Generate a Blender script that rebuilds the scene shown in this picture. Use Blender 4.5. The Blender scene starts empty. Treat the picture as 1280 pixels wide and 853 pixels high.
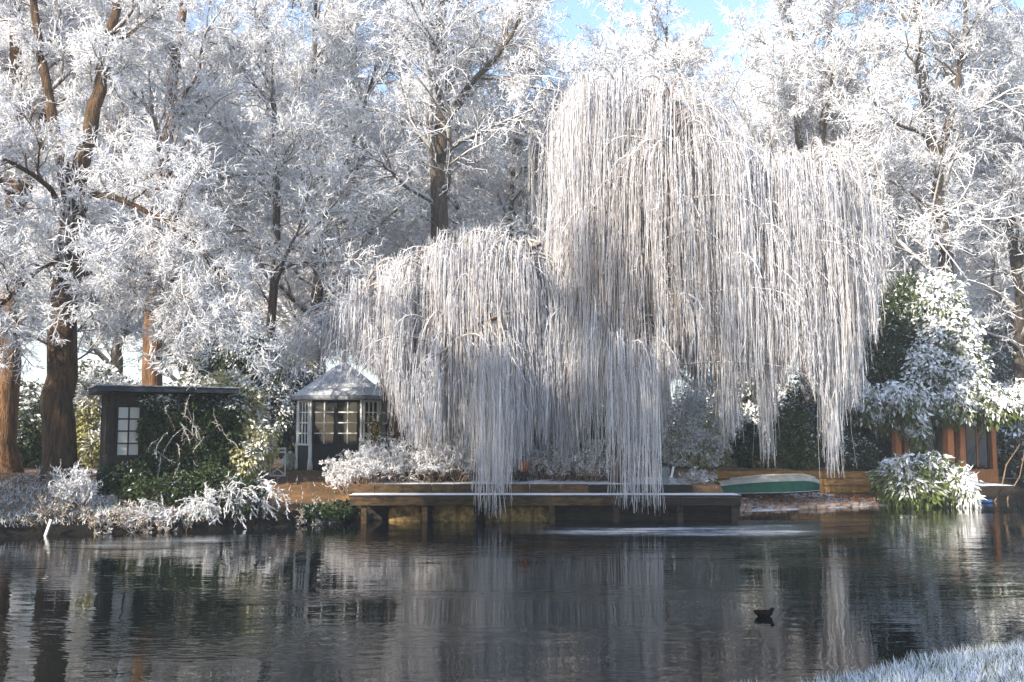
import bpy, math, random
import numpy as np
from mathutils import Vector

# ------------------------------------------------------------------ camera, sky, sun, exposure
SC = bpy.context.scene
COL = SC.collection
F = 1244.0; HORIZON = 540.0; CAMZ = 2.15
PITCH = math.atan((HORIZON - 426.5) / F)
cam_d = bpy.data.cameras.new('camera'); cam = bpy.data.objects.new('camera', cam_d); COL.objects.link(cam)
cam_d.sensor_width = 36.0; cam_d.lens = 36.0 * F / 1280.0; cam_d.clip_start = 0.05; cam_d.clip_end = 2000
cam.location = (0, 0, CAMZ); cam.rotation_euler = (math.radians(90) + PITCH, 0, 0)
SC.camera = cam

SUN_EL = math.radians(28.0)
SUN_H = Vector((-0.66, -0.75, 0)).normalized()             # horizontal direction towards the sun: behind the viewer, to the left
TO_SUN = Vector((SUN_H.x * math.cos(SUN_EL), SUN_H.y * math.cos(SUN_EL), math.sin(SUN_EL)))
world = bpy.data.worlds.new('World'); SC.world = world; world.use_nodes = True
wn = world.node_tree.nodes; wl = world.node_tree.links
sky = wn.new('ShaderNodeTexSky'); sky.sky_type = 'NISHITA'; sky.sun_disc = False
sky.sun_elevation = SUN_EL; sky.sun_rotation = math.atan2(SUN_H.x, SUN_H.y)
sky.air_density = 1.0; sky.dust_density = 0.6; sky.ozone_density = 1.6
wl.new(sky.outputs[0], wn['Background'].inputs[0]); wn['Background'].inputs[1].default_value = 0.15
sun_d = bpy.data.lights.new('sun', 'SUN'); sun_d.energy = 4.6; sun_d.angle = math.radians(0.55); sun_d.color = (1.0, 0.90, 0.76)
sun = bpy.data.objects.new('sun', sun_d); COL.objects.link(sun)
sun.rotation_euler = TO_SUN.to_track_quat('Z', 'Y').to_euler(); sun.location = (-20, -15, 30)
vs = SC.view_settings; vs.view_transform = 'Standard'; vs.look = 'None'; vs.exposure = 1.32; vs.gamma = 1.0; vs.use_curve_mapping = False
SC.render.engine = 'CYCLES'
SC.cycles.max_bounces = 7; SC.cycles.diffuse_bounces = 4; SC.cycles.glossy_bounces = 3; SC.cycles.transmission_bounces = 5
SC.cycles.transparent_max_bounces = 8; SC.cycles.caustics_reflective = False; SC.cycles.caustics_refractive = False
SC.cycles.use_denoising = True
try: SC.cycles.denoiser = 'OPENIMAGEDENOISE'
except Exception: pass

# ------------------------------------------------------------------ helpers
def at(px, py, Y):
    """the point at depth Y along the view ray of a pixel of the 1280 x 853 photograph"""
    u = (px - 640) / F; v = (426.5 - py) / F
    d = np.array([u, math.cos(PITCH) - v * math.sin(PITCH), math.sin(PITCH) + v * math.cos(PITCH)])
    return np.array([0, 0, CAMZ]) + d * (Y / d[1])
def ground(px, py, z=0.0):
    d = at(px, py, 1.0) - np.array([0, 0, CAMZ])
    return np.array([0, 0, CAMZ]) + d * ((z - CAMZ) / d[2])

RNG = np.random.default_rng(11)
def rs(seed): return np.random.default_rng(seed)
def nrm(v):
    return v / np.maximum(np.linalg.norm(v, axis=-1, keepdims=True), 1e-9)

class MB:
    """collects vertices, faces and a frost value per vertex for one mesh"""
    def __init__(s): s.v = []; s.f = []; s.a = []; s.n = 0; s.sm = []; s.t = []
    def add(s, v, faces, frost=0.0, smooth=False, tint=0.5):
        v = np.asarray(v, float).reshape(-1, 3)
        s.v.append(v)
        s.a.append(np.broadcast_to(np.asarray(frost, float), (len(v),)))
        s.t.append(np.broadcast_to(np.asarray(tint, float), (len(v),)))
        if not isinstance(faces, list): faces = [faces]
        for q in faces:
            s.f.append(np.asarray(q, np.int64) + s.n); s.sm.append(smooth)
        s.n += len(v)
    def mesh(s, name, off=(0, 0, 0)):
        me = bpy.data.meshes.new(name)
        V = np.concatenate(s.v) - np.asarray(off, float)
        me.vertices.add(len(V)); me.vertices.foreach_set('co', V.ravel().astype(np.float32))
        loops = np.concatenate([q.ravel() for q in s.f])
        tot = np.concatenate([np.full(len(q), q.shape[1]) for q in s.f])
        st = np.concatenate([[0], np.cumsum(tot)[:-1]])
        sm = np.concatenate([np.full(len(q), b) for q, b in zip(s.f, s.sm)])
        me.loops.add(len(loops)); me.loops.foreach_set('vertex_index', loops.astype(np.int32))
        me.polygons.add(len(tot)); me.polygons.foreach_set('loop_start', st.astype(np.int32))
        try: me.polygons.foreach_set('loop_total', tot.astype(np.int32))
        except Exception: pass
        me.polygons.foreach_set('use_smooth', sm)
        me.update(calc_edges=True)
        for nm, dat in (('frost', s.a), ('tint', s.t)):
            at_ = me.attributes.new(nm, 'FLOAT', 'POINT')
            at_.data.foreach_set('value', np.concatenate(dat).astype(np.float32))
        return me
    # --- shapes
    def box(s, c, size, rz=0.0, frost=0.0, ax=None, tint=0.5):
        hx, hy, hz = np.asarray(size, float) / 2
        b = min(hx, hy, hz) * 0.12
        # chamfered along the top and bottom rims so that edges catch the light
        ring = lambda x, y, z: [(-x, -y, z), (x, -y, z), (x, y, z), (-x, y, z)]
        v = np.array(ring(hx - b, hy - b, -hz) + ring(hx, hy, -hz + b) + ring(hx, hy, hz - b) + ring(hx - b, hy - b, hz))
        if ax is not None: v = v @ np.asarray(ax, float)
        c_, s_ = math.cos(rz), math.sin(rz)
        v = np.c_[v[:, 0] * c_ - v[:, 1] * s_, v[:, 0] * s_ + v[:, 1] * c_, v[:, 2]] + np.asarray(c, float)
        f = [[0, 3, 2, 1], [12, 13, 14, 15]]
        for r in range(3):
            for k in range(4):
                f.append([r * 4 + k, r * 4 + (k + 1) % 4, r * 4 + 4 + (k + 1) % 4, r * 4 + 4 + k])
        s.add(v, np.array(f), frost, tint=tint)
    def bar(s, a, b, w, h=None, frost=0.0, tint=0.5):
        """rectangular bar from a to b"""
        a = np.asarray(a, float); b = np.asarray(b, float); h = h or w
        L = np.linalg.norm(b - a); x = (b - a) / L
        up = np.array([0, 0, 1.0]) if abs(x[2]) < 0.95 else np.array([0, 1.0, 0])
        y = np.cross(up, x); y /= np.linalg.norm(y); z = np.cross(x, y)
        s.box((a + b) / 2, (L, w, h), 0, frost, ax=np.array([x, y, z]), tint=tint)
    def tubes(s, P, R, sides=5, frost=0.0, cap=False, tint=0.5):
        P = np.asarray(P, float); R = np.asarray(R, float)
        N, S, _ = P.shape
        T = np.empty_like(P); T[:, 1:-1] = P[:, 2:] - P[:, :-2]; T[:, 0] = P[:, 1] - P[:, 0]; T[:, -1] = P[:, -1] - P[:, -2]
        T = nrm(T)
        ref = np.cross(T[:, 0], T[:, -1])
        m = np.linalg.norm(ref, axis=1)
        md = nrm(P[:, -1] - P[:, 0])
        alt = np.where(np.abs(md[:, 2:3]) < 0.8, np.cross(md, [0, 0, 1.0]), np.cross(md, [0, 1.0, 0.0]))
        ref = np.where((m > 0.15)[:, None], ref, alt); ref = nrm(ref)
        B = nrm(np.cross(np.broadcast_to(ref[:, None], T.shape), T)); A = nrm(np.cross(T, B))
        an = np.arange(sides) / sides * 2 * np.pi
        V = P[:, :, None] + R[:, :, None, None] * (np.cos(an)[None, None, :, None] * A[:, :, None] + np.sin(an)[None, None, :, None] * B[:, :, None])
        idx = np.arange(N * S * sides).reshape(N, S, sides)
        nx = np.roll(idx, -1, axis=2)
        q = np.stack([idx[:, :-1], nx[:, :-1], nx[:, 1:], idx[:, 1:]], -1).reshape(-1, 4)
        fr = np.asarray(frost, float)
        if fr.ndim == 1: fr = np.repeat(fr, S * sides)
        elif fr.ndim == 2: fr = np.repeat(fr.ravel(), sides)
        tt = np.asarray(tint, float)
        if tt.ndim == 1: tt = np.repeat(tt, S * sides)
        faces = [q]
        if cap and sides == 4: faces += [idx[:, 0, ::-1].reshape(-1, 4), idx[:, -1].reshape(-1, 4)]
        elif cap: faces += [idx[:, 0, ::-1], idx[:, -1]]
        s.add(V.reshape(-1, 3), faces, fr, True, tt)
    def spikes(s, O, D, L, W, frost=1.0, tint=0.5):
        """slender three-sided spikes"""
        N = len(O); D = nrm(D)
        ref = np.where(np.abs(D[:, 2:3]) < 0.8, np.array([[0, 0, 1.0]]), np.array([[1.0, 0, 0]]))
        A = nrm(np.cross(D, ref)); B = np.cross(D, A)
        L = np.broadcast_to(L, (N,)); W = np.broadcast_to(W, (N,))
        V = np.empty((N, 4, 3))
        for k in range(3):
            a = k * 2 * math.pi / 3
            V[:, k] = O + W[:, None] * (math.cos(a) * A + math.sin(a) * B)
        V[:, 3] = O + D * L[:, None]
        i = np.arange(N)[:, None] * 4
        f = np.concatenate([i + [0, 1, 3], i + [1, 2, 3], i + [2, 0, 3]])
        fr = np.asarray(frost, float)
        if fr.ndim == 1: fr = np.repeat(fr, 4)
        tt = np.asarray(tint, float)
        if tt.ndim == 1: tt = np.repeat(tt, 4)
        s.add(V.reshape(-1, 3), f, fr, False, tt)
    def leaves(s, O, D, L, W, frost, tint, rng, fold=0.35):
        """folded pointed leaves, four triangles' worth of outline in two faces"""
        N = len(O); D = nrm(D)
        ref = nrm(rng.normal(size=(N, 3)))
        A = nrm(np.cross(D, ref)); B = np.cross(D, A)
        L = np.broadcast_to(L, (N,))[:, None]; W = np.broadcast_to(W, (N,))[:, None]
        V = np.empty((N, 4, 3))
        V[:, 0] = O; V[:, 2] = O + D * L
        V[:, 1] = O + D * L * 0.45 + A * W + B * W * fold
        V[:, 3] = O + D * L * 0.45 - A * W + B * W * fold
        i = np.arange(N)[:, None] * 4
        f = np.concatenate([i + [0, 1, 2], i + [0, 2, 3]])
        s.add(V.reshape(-1, 3), f, np.repeat(np.broadcast_to(frost, (N,)), 4), False, np.repeat(np.broadcast_to(tint, (N,)), 4))
    def lathe(s, prof, c=(0, 0, 0), n=16, frost=0.0, tint=0.5, smooth=True):
        prof = np.asarray(prof, float); m = len(prof)
        an = np.arange(n) / n * 2 * np.pi
        V = np.stack([prof[:, 0:1] * np.cos(an), prof[:, 0:1] * np.sin(an), np.repeat(prof[:, 1:2], n, 1)], -1) + np.asarray(c, float)
        idx = np.arange(m * n).reshape(m, n); nx = np.roll(idx, -1, 1)
        q = np.stack([idx[:-1], nx[:-1], nx[1:], idx[1:]], -1).reshape(-1, 4)
        s.add(V.reshape(-1, 3), q, frost, smooth, tint)

def grow(O, D, L, nseg, rng, grav=0.0, wob=0.15):
    O = np.asarray(O, float); D = nrm(np.asarray(D, float)); N = len(O)
    L = np.broadcast_to(L, (N,))
    P = np.empty((N, nseg + 1, 3)); P[:, 0] = O; d = D.copy()
    for k in range(nseg):
        P[:, k + 1] = P[:, k] + d * (L / nseg)[:, None]
        d = d + rng.normal(size=(N, 3)) * wob; d[:, 2] += grav; d = nrm(d)
    return P
def along(P, t):
    """points and tangents at parameters t (N,M) of polylines P (N,S,3)"""
    N, S, _ = P.shape
    x = np.clip(t, 0, 0.9999) * (S - 1); i = x.astype(int); fr = (x - i)[..., None]
    r = np.arange(N)[:, None]
    a = P[r, i]; b = P[r, i + 1]
    return a + (b - a) * fr, nrm(b - a)
def kids(P, R, n, rng, t0=0.2, t1=1.0, ang=(0.5, 1.1), up=0.0):
    """n children per parent: origins, directions, parent parameter, parent radius there"""
    N, S, _ = P.shape
    t = t0 + (t1 - t0) * (np.arange(n)[None] + rng.random((N, n))) / n
    O, T = along(P, t)
    pr = nrm(np.cross(T, rng.normal(size=T.shape)))
    a = rng.uniform(ang[0], ang[1], size=(N, n, 1))
    D = T * np.cos(a) + pr * np.sin(a); D[..., 2] += up; D = nrm(D)
    x = t * (S - 1); i = np.clip(x.astype(int), 0, S - 2)
    r = R[np.arange(N)[:, None], i]
    return O.reshape(-1, 3), D.reshape(-1, 3), t.ravel(), r.ravel()

OFF = {}
def thing(name, label, cat, loc=(0, 0, 0), group=None):
    o = bpy.data.objects.new(name, None); COL.objects.link(o)
    o.empty_display_size = 0.2; o.location = loc; OFF[o.name] = np.asarray(loc, float)
    o['label'] = label; o['category'] = cat
    if group: o['group'] = group
    return o
def part(name, mb, m, parent, kind=None, label=None):
    off = OFF[parent.name]
    o = bpy.data.objects.new(name, mb.mesh(name, off) if isinstance(mb, MB) else mb); COL.objects.link(o)
    if not o.data.materials: o.data.materials.append(m)
    o.parent = parent; OFF[o.name] = off
    if kind: o['kind'] = kind
    if label: o['label'] = label
    return o
def single(name, mb, m, label, cat, loc=(0, 0, 0), group=None):
    o = bpy.data.objects.new(name, mb.mesh(name, loc)); COL.objects.link(o); o.location = loc
    o.data.materials.append(m); o['label'] = label; o['category'] = cat; OFF[o.name] = np.asarray(loc, float)
    if group: o['group'] = group
    return o
def struct(name, mb, m, kind='structure', label=None):
    o = bpy.data.objects.new(name, mb.mesh(name)); COL.objects.link(o); o.data.materials.append(m); o['kind'] = kind
    OFF[o.name] = np.zeros(3)
    if label: o['label'] = label
    return o
def copy_tree(root, loc, rz, sc, label=None, group=None):
    r = root.copy(); COL.objects.link(r); r.location = loc; r.rotation_euler = (0, 0, rz); r.scale = (sc, sc, sc) if np.isscalar(sc) else sc
    if label: r['label'] = label
    if group: r['group'] = group
    for ch in list(root.children):
        c = ch.copy(); COL.objects.link(c); c.parent = r
    return r

# ------------------------------------------------------------------ materials
class NT:
    def __init__(s, name):
        s.m = bpy.data.materials.new(name); s.m.use_nodes = True
        s.n = s.m.node_tree.nodes; s.l = s.m.node_tree.links; s.b = s.n['Principled BSDF']
    def node(s, t, **kw):
        n = s.n.new(t)
        for k, v in kw.items(): setattr(n, k, v)
        return n
    def lk(s, a, b): s.l.new(a, b)
    def noise(s, scale, detail=3.0, rough=0.6, vec=None):
        n = s.node('ShaderNodeTexNoise'); n.inputs['Scale'].default_value = scale; n.inputs['Detail'].default_value = detail; n.inputs['Roughness'].default_value = rough
        if vec is None:
            if not hasattr(s, 'tc'): s.tc = s.node('ShaderNodeTexCoord')
            vec = s.tc.outputs['Object']
        s.lk(vec, n.inputs['Vector']); return n.outputs['Fac']
    def mapped(s, sc, rot=(0, 0, 0)):
        if not hasattr(s, 'tc'): s.tc = s.node('ShaderNodeTexCoord')
        m = s.node('ShaderNodeMapping'); m.inputs['Scale'].default_value = sc; m.inputs['Rotation'].default_value = rot
        s.lk(s.tc.outputs['Object'], m.inputs['Vector']); return m.outputs[0]
    def attr(s, nm):
        a = s.node('ShaderNodeAttribute', attribute_name=nm); return a.outputs['Fac']
    def math(s, op, a, b=None, c=None):
        m = s.node('ShaderNodeMath', operation=op)
        for i, x in enumerate((a, b, c)):
            if x is None: continue
            if isinstance(x, (int, float)): m.inputs[i].default_value = x
            else: s.lk(x, m.inputs[i])
        return m.outputs[0]
    def ramp(s, fac, stops):
        r = s.node('ShaderNodeValToRGB'); e = r.color_ramp.elements
        while len(e) < len(stops): e.new(0.5)
        for k, (p, c) in enumerate(stops): e[k].position = p; e[k].color = (*c, 1)
        s.lk(fac, r.inputs[0]); return r.outputs[0]
    def mix(s, fac, a, b):
        m = s.node('ShaderNodeMix', data_type='RGBA')
        for i, x in ((0, fac), (6, a), (7, b)):
            if isinstance(x, (int, float)): m.inputs[i].default_value = x
            elif isinstance(x, tuple): m.inputs[i].default_value = (*x, 1)
            else: s.lk(x, m.inputs[i])
        return m.outputs[2]
    def sstep(s, x, lo, hi):
        m = s.node('ShaderNodeMapRange', interpolation_type='SMOOTHSTEP'); s.lk(x, m.inputs[0])
        m.inputs[1].default_value = lo; m.inputs[2].default_value = hi; return m.outputs[0]
    def upz(s):
        g = s.node('ShaderNodeNewGeometry'); x = s.node('ShaderNodeSeparateXYZ'); s.lk(g.outputs['Normal'], x.inputs[0]); return x.outputs['Z']
    def color(s, c):
        if isinstance(c, tuple): s.b.inputs['Base Color'].default_value = (*c, 1)
        else: s.lk(c, s.b.inputs['Base Color'])
    def set(s, rough=0.8, spec=0.3, **kw):
        s.b.inputs['Roughness'].default_value = rough; s.b.inputs['Specular IOR Level'].default_value = spec
        for k, v in kw.items(): s.b.inputs[k].default_value = v
    def bump(s, h, strength=0.4, dist=0.02):
        b = s.node('ShaderNodeBump'); b.inputs['Strength'].default_value = strength; b.inputs['Distance'].default_value = dist
        s.lk(h, b.inputs['Height']); s.lk(b.outputs[0], s.b.inputs['Normal'])

FROST = (0.87, 0.875, 0.89)
M = {}
def frosted(name, dark, light, frost_col=FROST, scale=6.0, upw=0.45, noisew=0.6, rough=0.85, lo=0.35, hi=0.75, stretch=(1, 1, 1), bump=0.0, spec=0.2, dist=0.03, thru=0.0):
    """wood, stone or leaf colour with hoar frost where the frost value, the upward side and noise say so"""
    t = NT(name); v = t.mapped(stretch)
    n1 = t.noise(scale, 4, 0.65, v); n2 = t.noise(scale * 3.1, 3, 0.6, v)
    base = t.mix(t.sstep(n1, 0.3, 0.7), dark, light)
    tint = t.attr('tint')
    hsv = t.node('ShaderNodeHueSaturation'); t.lk(base, hsv.inputs['Color'])
    t.lk(t.math('MULTIPLY_ADD', tint, 1.0, 0.5), hsv.inputs['Value'])
    t.lk(t.math('MULTIPLY_ADD', tint, -0.04, 0.52), hsv.inputs['Hue'])
    k = t.math('ADD', t.attr('frost'), t.math('MULTIPLY', t.upz(), upw * 0.5))
    k = t.math('ADD', k, t.math('MULTIPLY', t.math('SUBTRACT', n2, 0.5), noisew))
    fr = t.sstep(k, lo, hi)
    t.color(t.mix(fr, hsv.outputs[0], frost_col)); t.set(rough, spec)
    if bump: t.bump(n2, bump, dist)
    if thru:      # ice crystals let light through
        tr = t.node('ShaderNodeBsdfTranslucent'); t.lk(t.b.inputs['Base Color'].links[0].from_socket, tr.inputs['Color'])
        mx = t.node('ShaderNodeMixShader'); t.lk(t.math('MULTIPLY', fr, thru), mx.inputs[0]); t.lk(t.b.outputs[0], mx.inputs[1]); t.lk(tr.outputs[0], mx.inputs[2])
        t.lk(mx.outputs[0], t.n['Material Output'].inputs['Surface'])
    M[name] = t.m; return t.m
frosted('bark', (0.035, 0.025, 0.016), (0.15, 0.09, 0.045), scale=3.0, stretch=(3, 3, 0.5), bump=1.0, dist=0.10)
frosted('bark_grey', (0.05, 0.042, 0.034), (0.14, 0.11, 0.08), scale=3.0, stretch=(3, 3, 0.5), bump=1.0, dist=0.10)
frosted('bark_orange', (0.07, 0.04, 0.02), (0.27, 0.145, 0.065), scale=2.5, stretch=(3.2, 3.2, 0.6), bump=1.0, dist=0.10)
frosted('twig', (0.16, 0.12, 0.09), (0.30, 0.24, 0.18), scale=9.0, noisew=0.45, upw=0.35, lo=0.30, hi=0.62, thru=0.35)
frosted('willow_strand', (0.25, 0.205, 0.17), (0.40, 0.345, 0.295), frost_col=(0.80, 0.80, 0.825), scale=8.0, noisew=0.5, upw=0.2, lo=0.25, hi=0.75, thru=0.35)
frosted('leaf_dark', (0.022, 0.038, 0.012), (0.06, 0.085, 0.022), scale=5.0, noisew=0.5, upw=0.5, rough=0.5, lo=0.45, hi=0.8)
frosted('leaf_green', (0.05, 0.075, 0.02), (0.12, 0.15, 0.04), scale=5.0, noisew=0.5, upw=0.5, rough=0.55, lo=0.45, hi=0.85)
frosted('leaf_yellow', (0.16, 0.16, 0.05), (0.36, 0.34, 0.13), scale=5.0, noisew=0.5, upw=0.4, rough=0.6, lo=0.4, hi=0.9)
frosted('leaf_yellow_lit', (0.24, 0.235, 0.09), (0.46, 0.43, 0.20), scale=5.0, noisew=0.5, upw=0.4, rough=0.6, lo=0.4, hi=0.9)  # lighter copy of the yellow leaf: sunlight put into the colour
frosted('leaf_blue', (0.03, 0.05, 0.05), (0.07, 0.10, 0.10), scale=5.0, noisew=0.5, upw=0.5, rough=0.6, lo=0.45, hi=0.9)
frosted('dead_stem', (0.10, 0.065, 0.04), (0.24, 0.16, 0.10), scale=8.0, noisew=0.5, upw=0.4)
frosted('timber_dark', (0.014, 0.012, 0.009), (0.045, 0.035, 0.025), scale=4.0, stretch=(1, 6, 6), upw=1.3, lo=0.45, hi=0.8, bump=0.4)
frosted('timber_gold_shaded', (0.022, 0.016, 0.009), (0.105, 0.066, 0.028), scale=4.0, stretch=(1, 3, 3), noisew=0.9, upw=0.9, lo=0.5, hi=0.9, bump=0.9)  # darkened so that the shade on the dock front sits in the colour
frosted('timber_orange', (0.34, 0.13, 0.045), (0.50, 0.21, 0.08), scale=5.0, stretch=(6, 6, 0.7), upw=0.5, lo=0.6, hi=0.9, bump=0.3)
frosted('sleeper', (0.20, 0.11, 0.035), (0.40, 0.23, 0.08), scale=3.0, stretch=(1, 5, 5), upw=0.6, lo=0.55, hi=0.95, bump=0.5)
frosted('moss_stone', (0.06, 0.042, 0.015), (0.30, 0.20, 0.07), scale=7.0, upw=0.4, lo=0.6, hi=1.0, bump=0.9)
frosted('white_paint', (0.62, 0.61, 0.57), (0.78, 0.77, 0.74), scale=5.0, upw=0.3, lo=0.6, hi=0.9, rough=0.55)
frosted('black_paint', (0.010, 0.013, 0.012), (0.022, 0.026, 0.024), scale=4.0, upw=0.4, lo=0.7, hi=1.1, rough=0.5)
frosted('roof_felt', (0.16, 0.17, 0.19), (0.30, 0.32, 0.35), scale=4.0, upw=0.9, lo=0.35, hi=0.95, bump=0.6)
frosted('terracotta', (0.28, 0.085, 0.03), (0.42, 0.14, 0.05), scale=7.0, upw=0.6, lo=0.7, hi=1.0, rough=0.8, bump=0.3)
frosted('boat_white', (0.36, 0.34, 0.29), (0.56, 0.54, 0.48), scale=3.0, upw=0.3, lo=0.4, hi=1.0, rough=0.45)
frosted('boat_green', (0.012, 0.075, 0.045), (0.02, 0.11, 0.065), scale=4.0, upw=0.3, lo=0.6, hi=1.0, rough=0.4)
frosted('stone_grey', (0.12, 0.13, 0.13), (0.24, 0.25, 0.25), scale=6.0, upw=0.9, lo=0.45, hi=0.85, bump=0.6)
frosted('tarp', (0.018, 0.024, 0.034), (0.035, 0.045, 0.06), scale=3.0, upw=0.5, lo=0.5, hi=1.2, rough=0.6, bump=0.4)
frosted('blue_plastic', (0.05, 0.12, 0.30), (0.07, 0.17, 0.38), scale=4.0, upw=0.4, lo=0.6, hi=1.0, rough=0.4)
frosted('feather', (0.010, 0.009, 0.008), (0.030, 0.024, 0.018), scale=18.0, upw=0.0, lo=2.0, hi=3.0, rough=0.8, bump=0.3, spec=0.0)
frosted('beak', (0.30, 0.06, 0.02), (0.40, 0.10, 0.03), scale=9.0, upw=0.0, lo=2.0, hi=3.0, rough=0.4)
frosted('pebble', (0.22, 0.13, 0.09), (0.45, 0.32, 0.24), scale=2.0, upw=0.6, lo=0.45, hi=1.0, bump=0.4)
frosted('fallen_leaf', (0.22, 0.09, 0.035), (0.42, 0.20, 0.07), scale=2.0, upw=0.3, lo=0.5, hi=1.1)
frosted('grass_blade', (0.06, 0.075, 0.025), (0.15, 0.16, 0.06), frost_col=(0.80, 0.83, 0.89), scale=5.0, upw=0.3, lo=0.25, hi=0.8)

def glass_mat(name, col, trans, rough, spec=0.5):
    t = NT(name); n = t.noise(1.7, 2); t.color(t.mix(n, col, tuple(c * 0.7 for c in col)))
    t.set(rough, spec); t.b.inputs['Transmission Weight'].default_value = trans; t.b.inputs['IOR'].default_value = 1.45
    M[name] = t.m
glass_mat('glass', (0.12, 0.14, 0.14), 0.85, 0.02)
glass_mat('glass_misted', (0.62, 0.63, 0.60), 0.25, 0.25)

# ground: leaf-strewn soil, gold-brown path by the gazebo, frost on it
t = NT('soil'); g = t.node('ShaderNodeNewGeometry')
n1 = t.noise(0.55, 5, 0.6); n2 = t.noise(7.0, 5, 0.7); n3 = t.noise(38.0, 3, 0.7)
base = t.ramp(n2, [(0.25, (0.055, 0.036, 0.02)), (0.5, (0.14, 0.085, 0.04)), (0.75, (0.27, 0.165, 0.075))])
litter = t.ramp(n3, [(0.35, (0.10, 0.06, 0.03)), (0.55, (0.30, 0.16, 0.07)), (0.75, (0.42, 0.26, 0.14))])
base = t.mix(t.sstep(n1, 0.4, 0.6), base, litter)
fk = t.math('ADD', t.attr('frost'), t.math('MULTIPLY', t.math('SUBTRACT', n2, 0.5), 1.1))
fk = t.math('ADD', fk, t.math('MULTIPLY', t.math('SUBTRACT', n3, 0.5), 0.5))
wet = t.mix(t.attr('tint'), (0.012, 0.010, 0.007), base)
t.color(t.mix(t.sstep(fk, 0.35, 0.85), wet, (0.72, 0.74, 0.79))); t.set(0.95, 0.15); t.bump(n3, 0.7, 0.04); M['soil'] = t.m

# water: dark, faintly rippled
t = NT('water'); t.set(0.0, 0.5); t.b.inputs['IOR'].default_value = 1.333
t.color((0.008, 0.010, 0.009)); t.b.inputs['Roughness'].default_value = 0.0
va = t.mapped((1.3, 3.2, 1)); vb = t.mapped((4.5, 11.0, 1), (0, 0, 0.15))
na = t.noise(1.0, 3, 0.55, va); nb = t.noise(1.3, 2, 0.5, vb)
pm = t.mapped((0.10, 0.35, 1)); patch = t.sstep(t.noise(1.0, 2, 0.5, pm), 0.42, 0.62)
nc = t.noise(1.0, 2, 0.5, t.mapped((2.2, 6.5, 1), (0, 0, -0.25)))
h = t.math('ADD', t.math('MULTIPLY', na, 0.6), t.math('MULTIPLY', t.math('MULTIPLY', nb, patch), 0.45))
h = t.math('ADD', h, t.math('MULTIPLY', t.math('MULTIPLY', nc, patch), 1.5))
# rings and wake spreading from the swimming bird
DUCK = ground(955, 771)
sx = t.node('ShaderNodeVectorMath', operation='SUBTRACT'); t.lk(t.tc.outputs['Object'], sx.inputs[0]); sx.inputs[1].default_value = (DUCK[0] - 0.5, DUCK[1], 0)
ln = t.node('ShaderNodeVectorMath', operation='LENGTH'); t.lk(sx.outputs[0], ln.inputs[0]); r_ = ln.outputs['Value']
ring = t.math('MULTIPLY', t.math('SINE', t.math('MULTIPLY', r_, 17.0)), t.math('DIVIDE', 0.05, t.math('ADD', r_, 0.8)))
fade = t.math('SUBTRACT', 1.0, t.sstep(r_, 1.5, 4.5))
h = t.math('ADD', h, t.math('MULTIPLY', ring, fade))
t.bump(h, 1.0, 0.0068); M['water'] = t.m

# thin ice with frost bloom
t = NT('thin_ice'); v = t.mapped((0.22, 1.3, 1)); v2 = t.mapped((1.4, 5.0, 1))
n1 = t.noise(1.0, 4, 0.6, v); n2 = t.noise(2.2, 4, 0.7, v2)
k = t.math('ADD', t.attr('frost'), t.math('ADD', t.math('MULTIPLY', t.math('SUBTRACT', n1, 0.5), 1.3), t.math('MULTIPLY', t.math('SUBTRACT', n2, 0.5), 0.5)))
fr = t.sstep(k, 0.35, 1.0)
t.color(t.mix(fr, (0.02, 0.024, 0.026), (0.68, 0.71, 0.76)))
t.lk(t.math('MULTIPLY_ADD', fr, 0.4, 0.12), t.b.inputs['Roughness']); t.b.inputs['IOR'].default_value = 1.31
t.lk(t.sstep(k, 0.0, 0.35), t.b.inputs['Alpha']); t.bump(n2, 0.15, 0.01); M['thin_ice'] = t.m

# ------------------------------------------------------------------ ground and water
FAR = [(-80, 15), (-30, 14), (-17, 16.5), (-13, 18.8)] + [tuple(ground(px, py)[:2]) for px, py in ((0, 671), (100, 667), (250, 663), (365, 658))] + \
      [(-4.2, 24.35), (-3.6, 24.72), (5.35, 24.72), (5.55, 26.2)] + [tuple(ground(px, py)[:2]) for px, py in ((930, 640), (1000, 637), (1090, 633), (1220, 630), (1245, 622), (1290, 613))] + [(24, 42), (40, 50), (90, 60)]
NEAR = [(-90, 5.0), (-8, 5.6), (0, 6.75), (1.5, 7.35), (2.6, 7.95), (4.4, 9.0), (8, 10), (16, 13), (40, 16), (90, 17)]
FX, FY = np.array(FAR).T; NX_, NY_ = np.array(NEAR).T
def sst(x, a, b):
    k = np.clip((x - a) / (b - a), 0, 1); return k * k * (3 - 2 * k)
def lump(x, y):
    return 0.06 * np.sin(x * 1.7 + 0.6 * y) * np.cos(y * 1.3) + 0.04 * np.sin(x * 3.9 - y * 2.2) + 0.05 * np.sin(0.5 * x + 1) * np.sin(0.37 * y)
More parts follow.
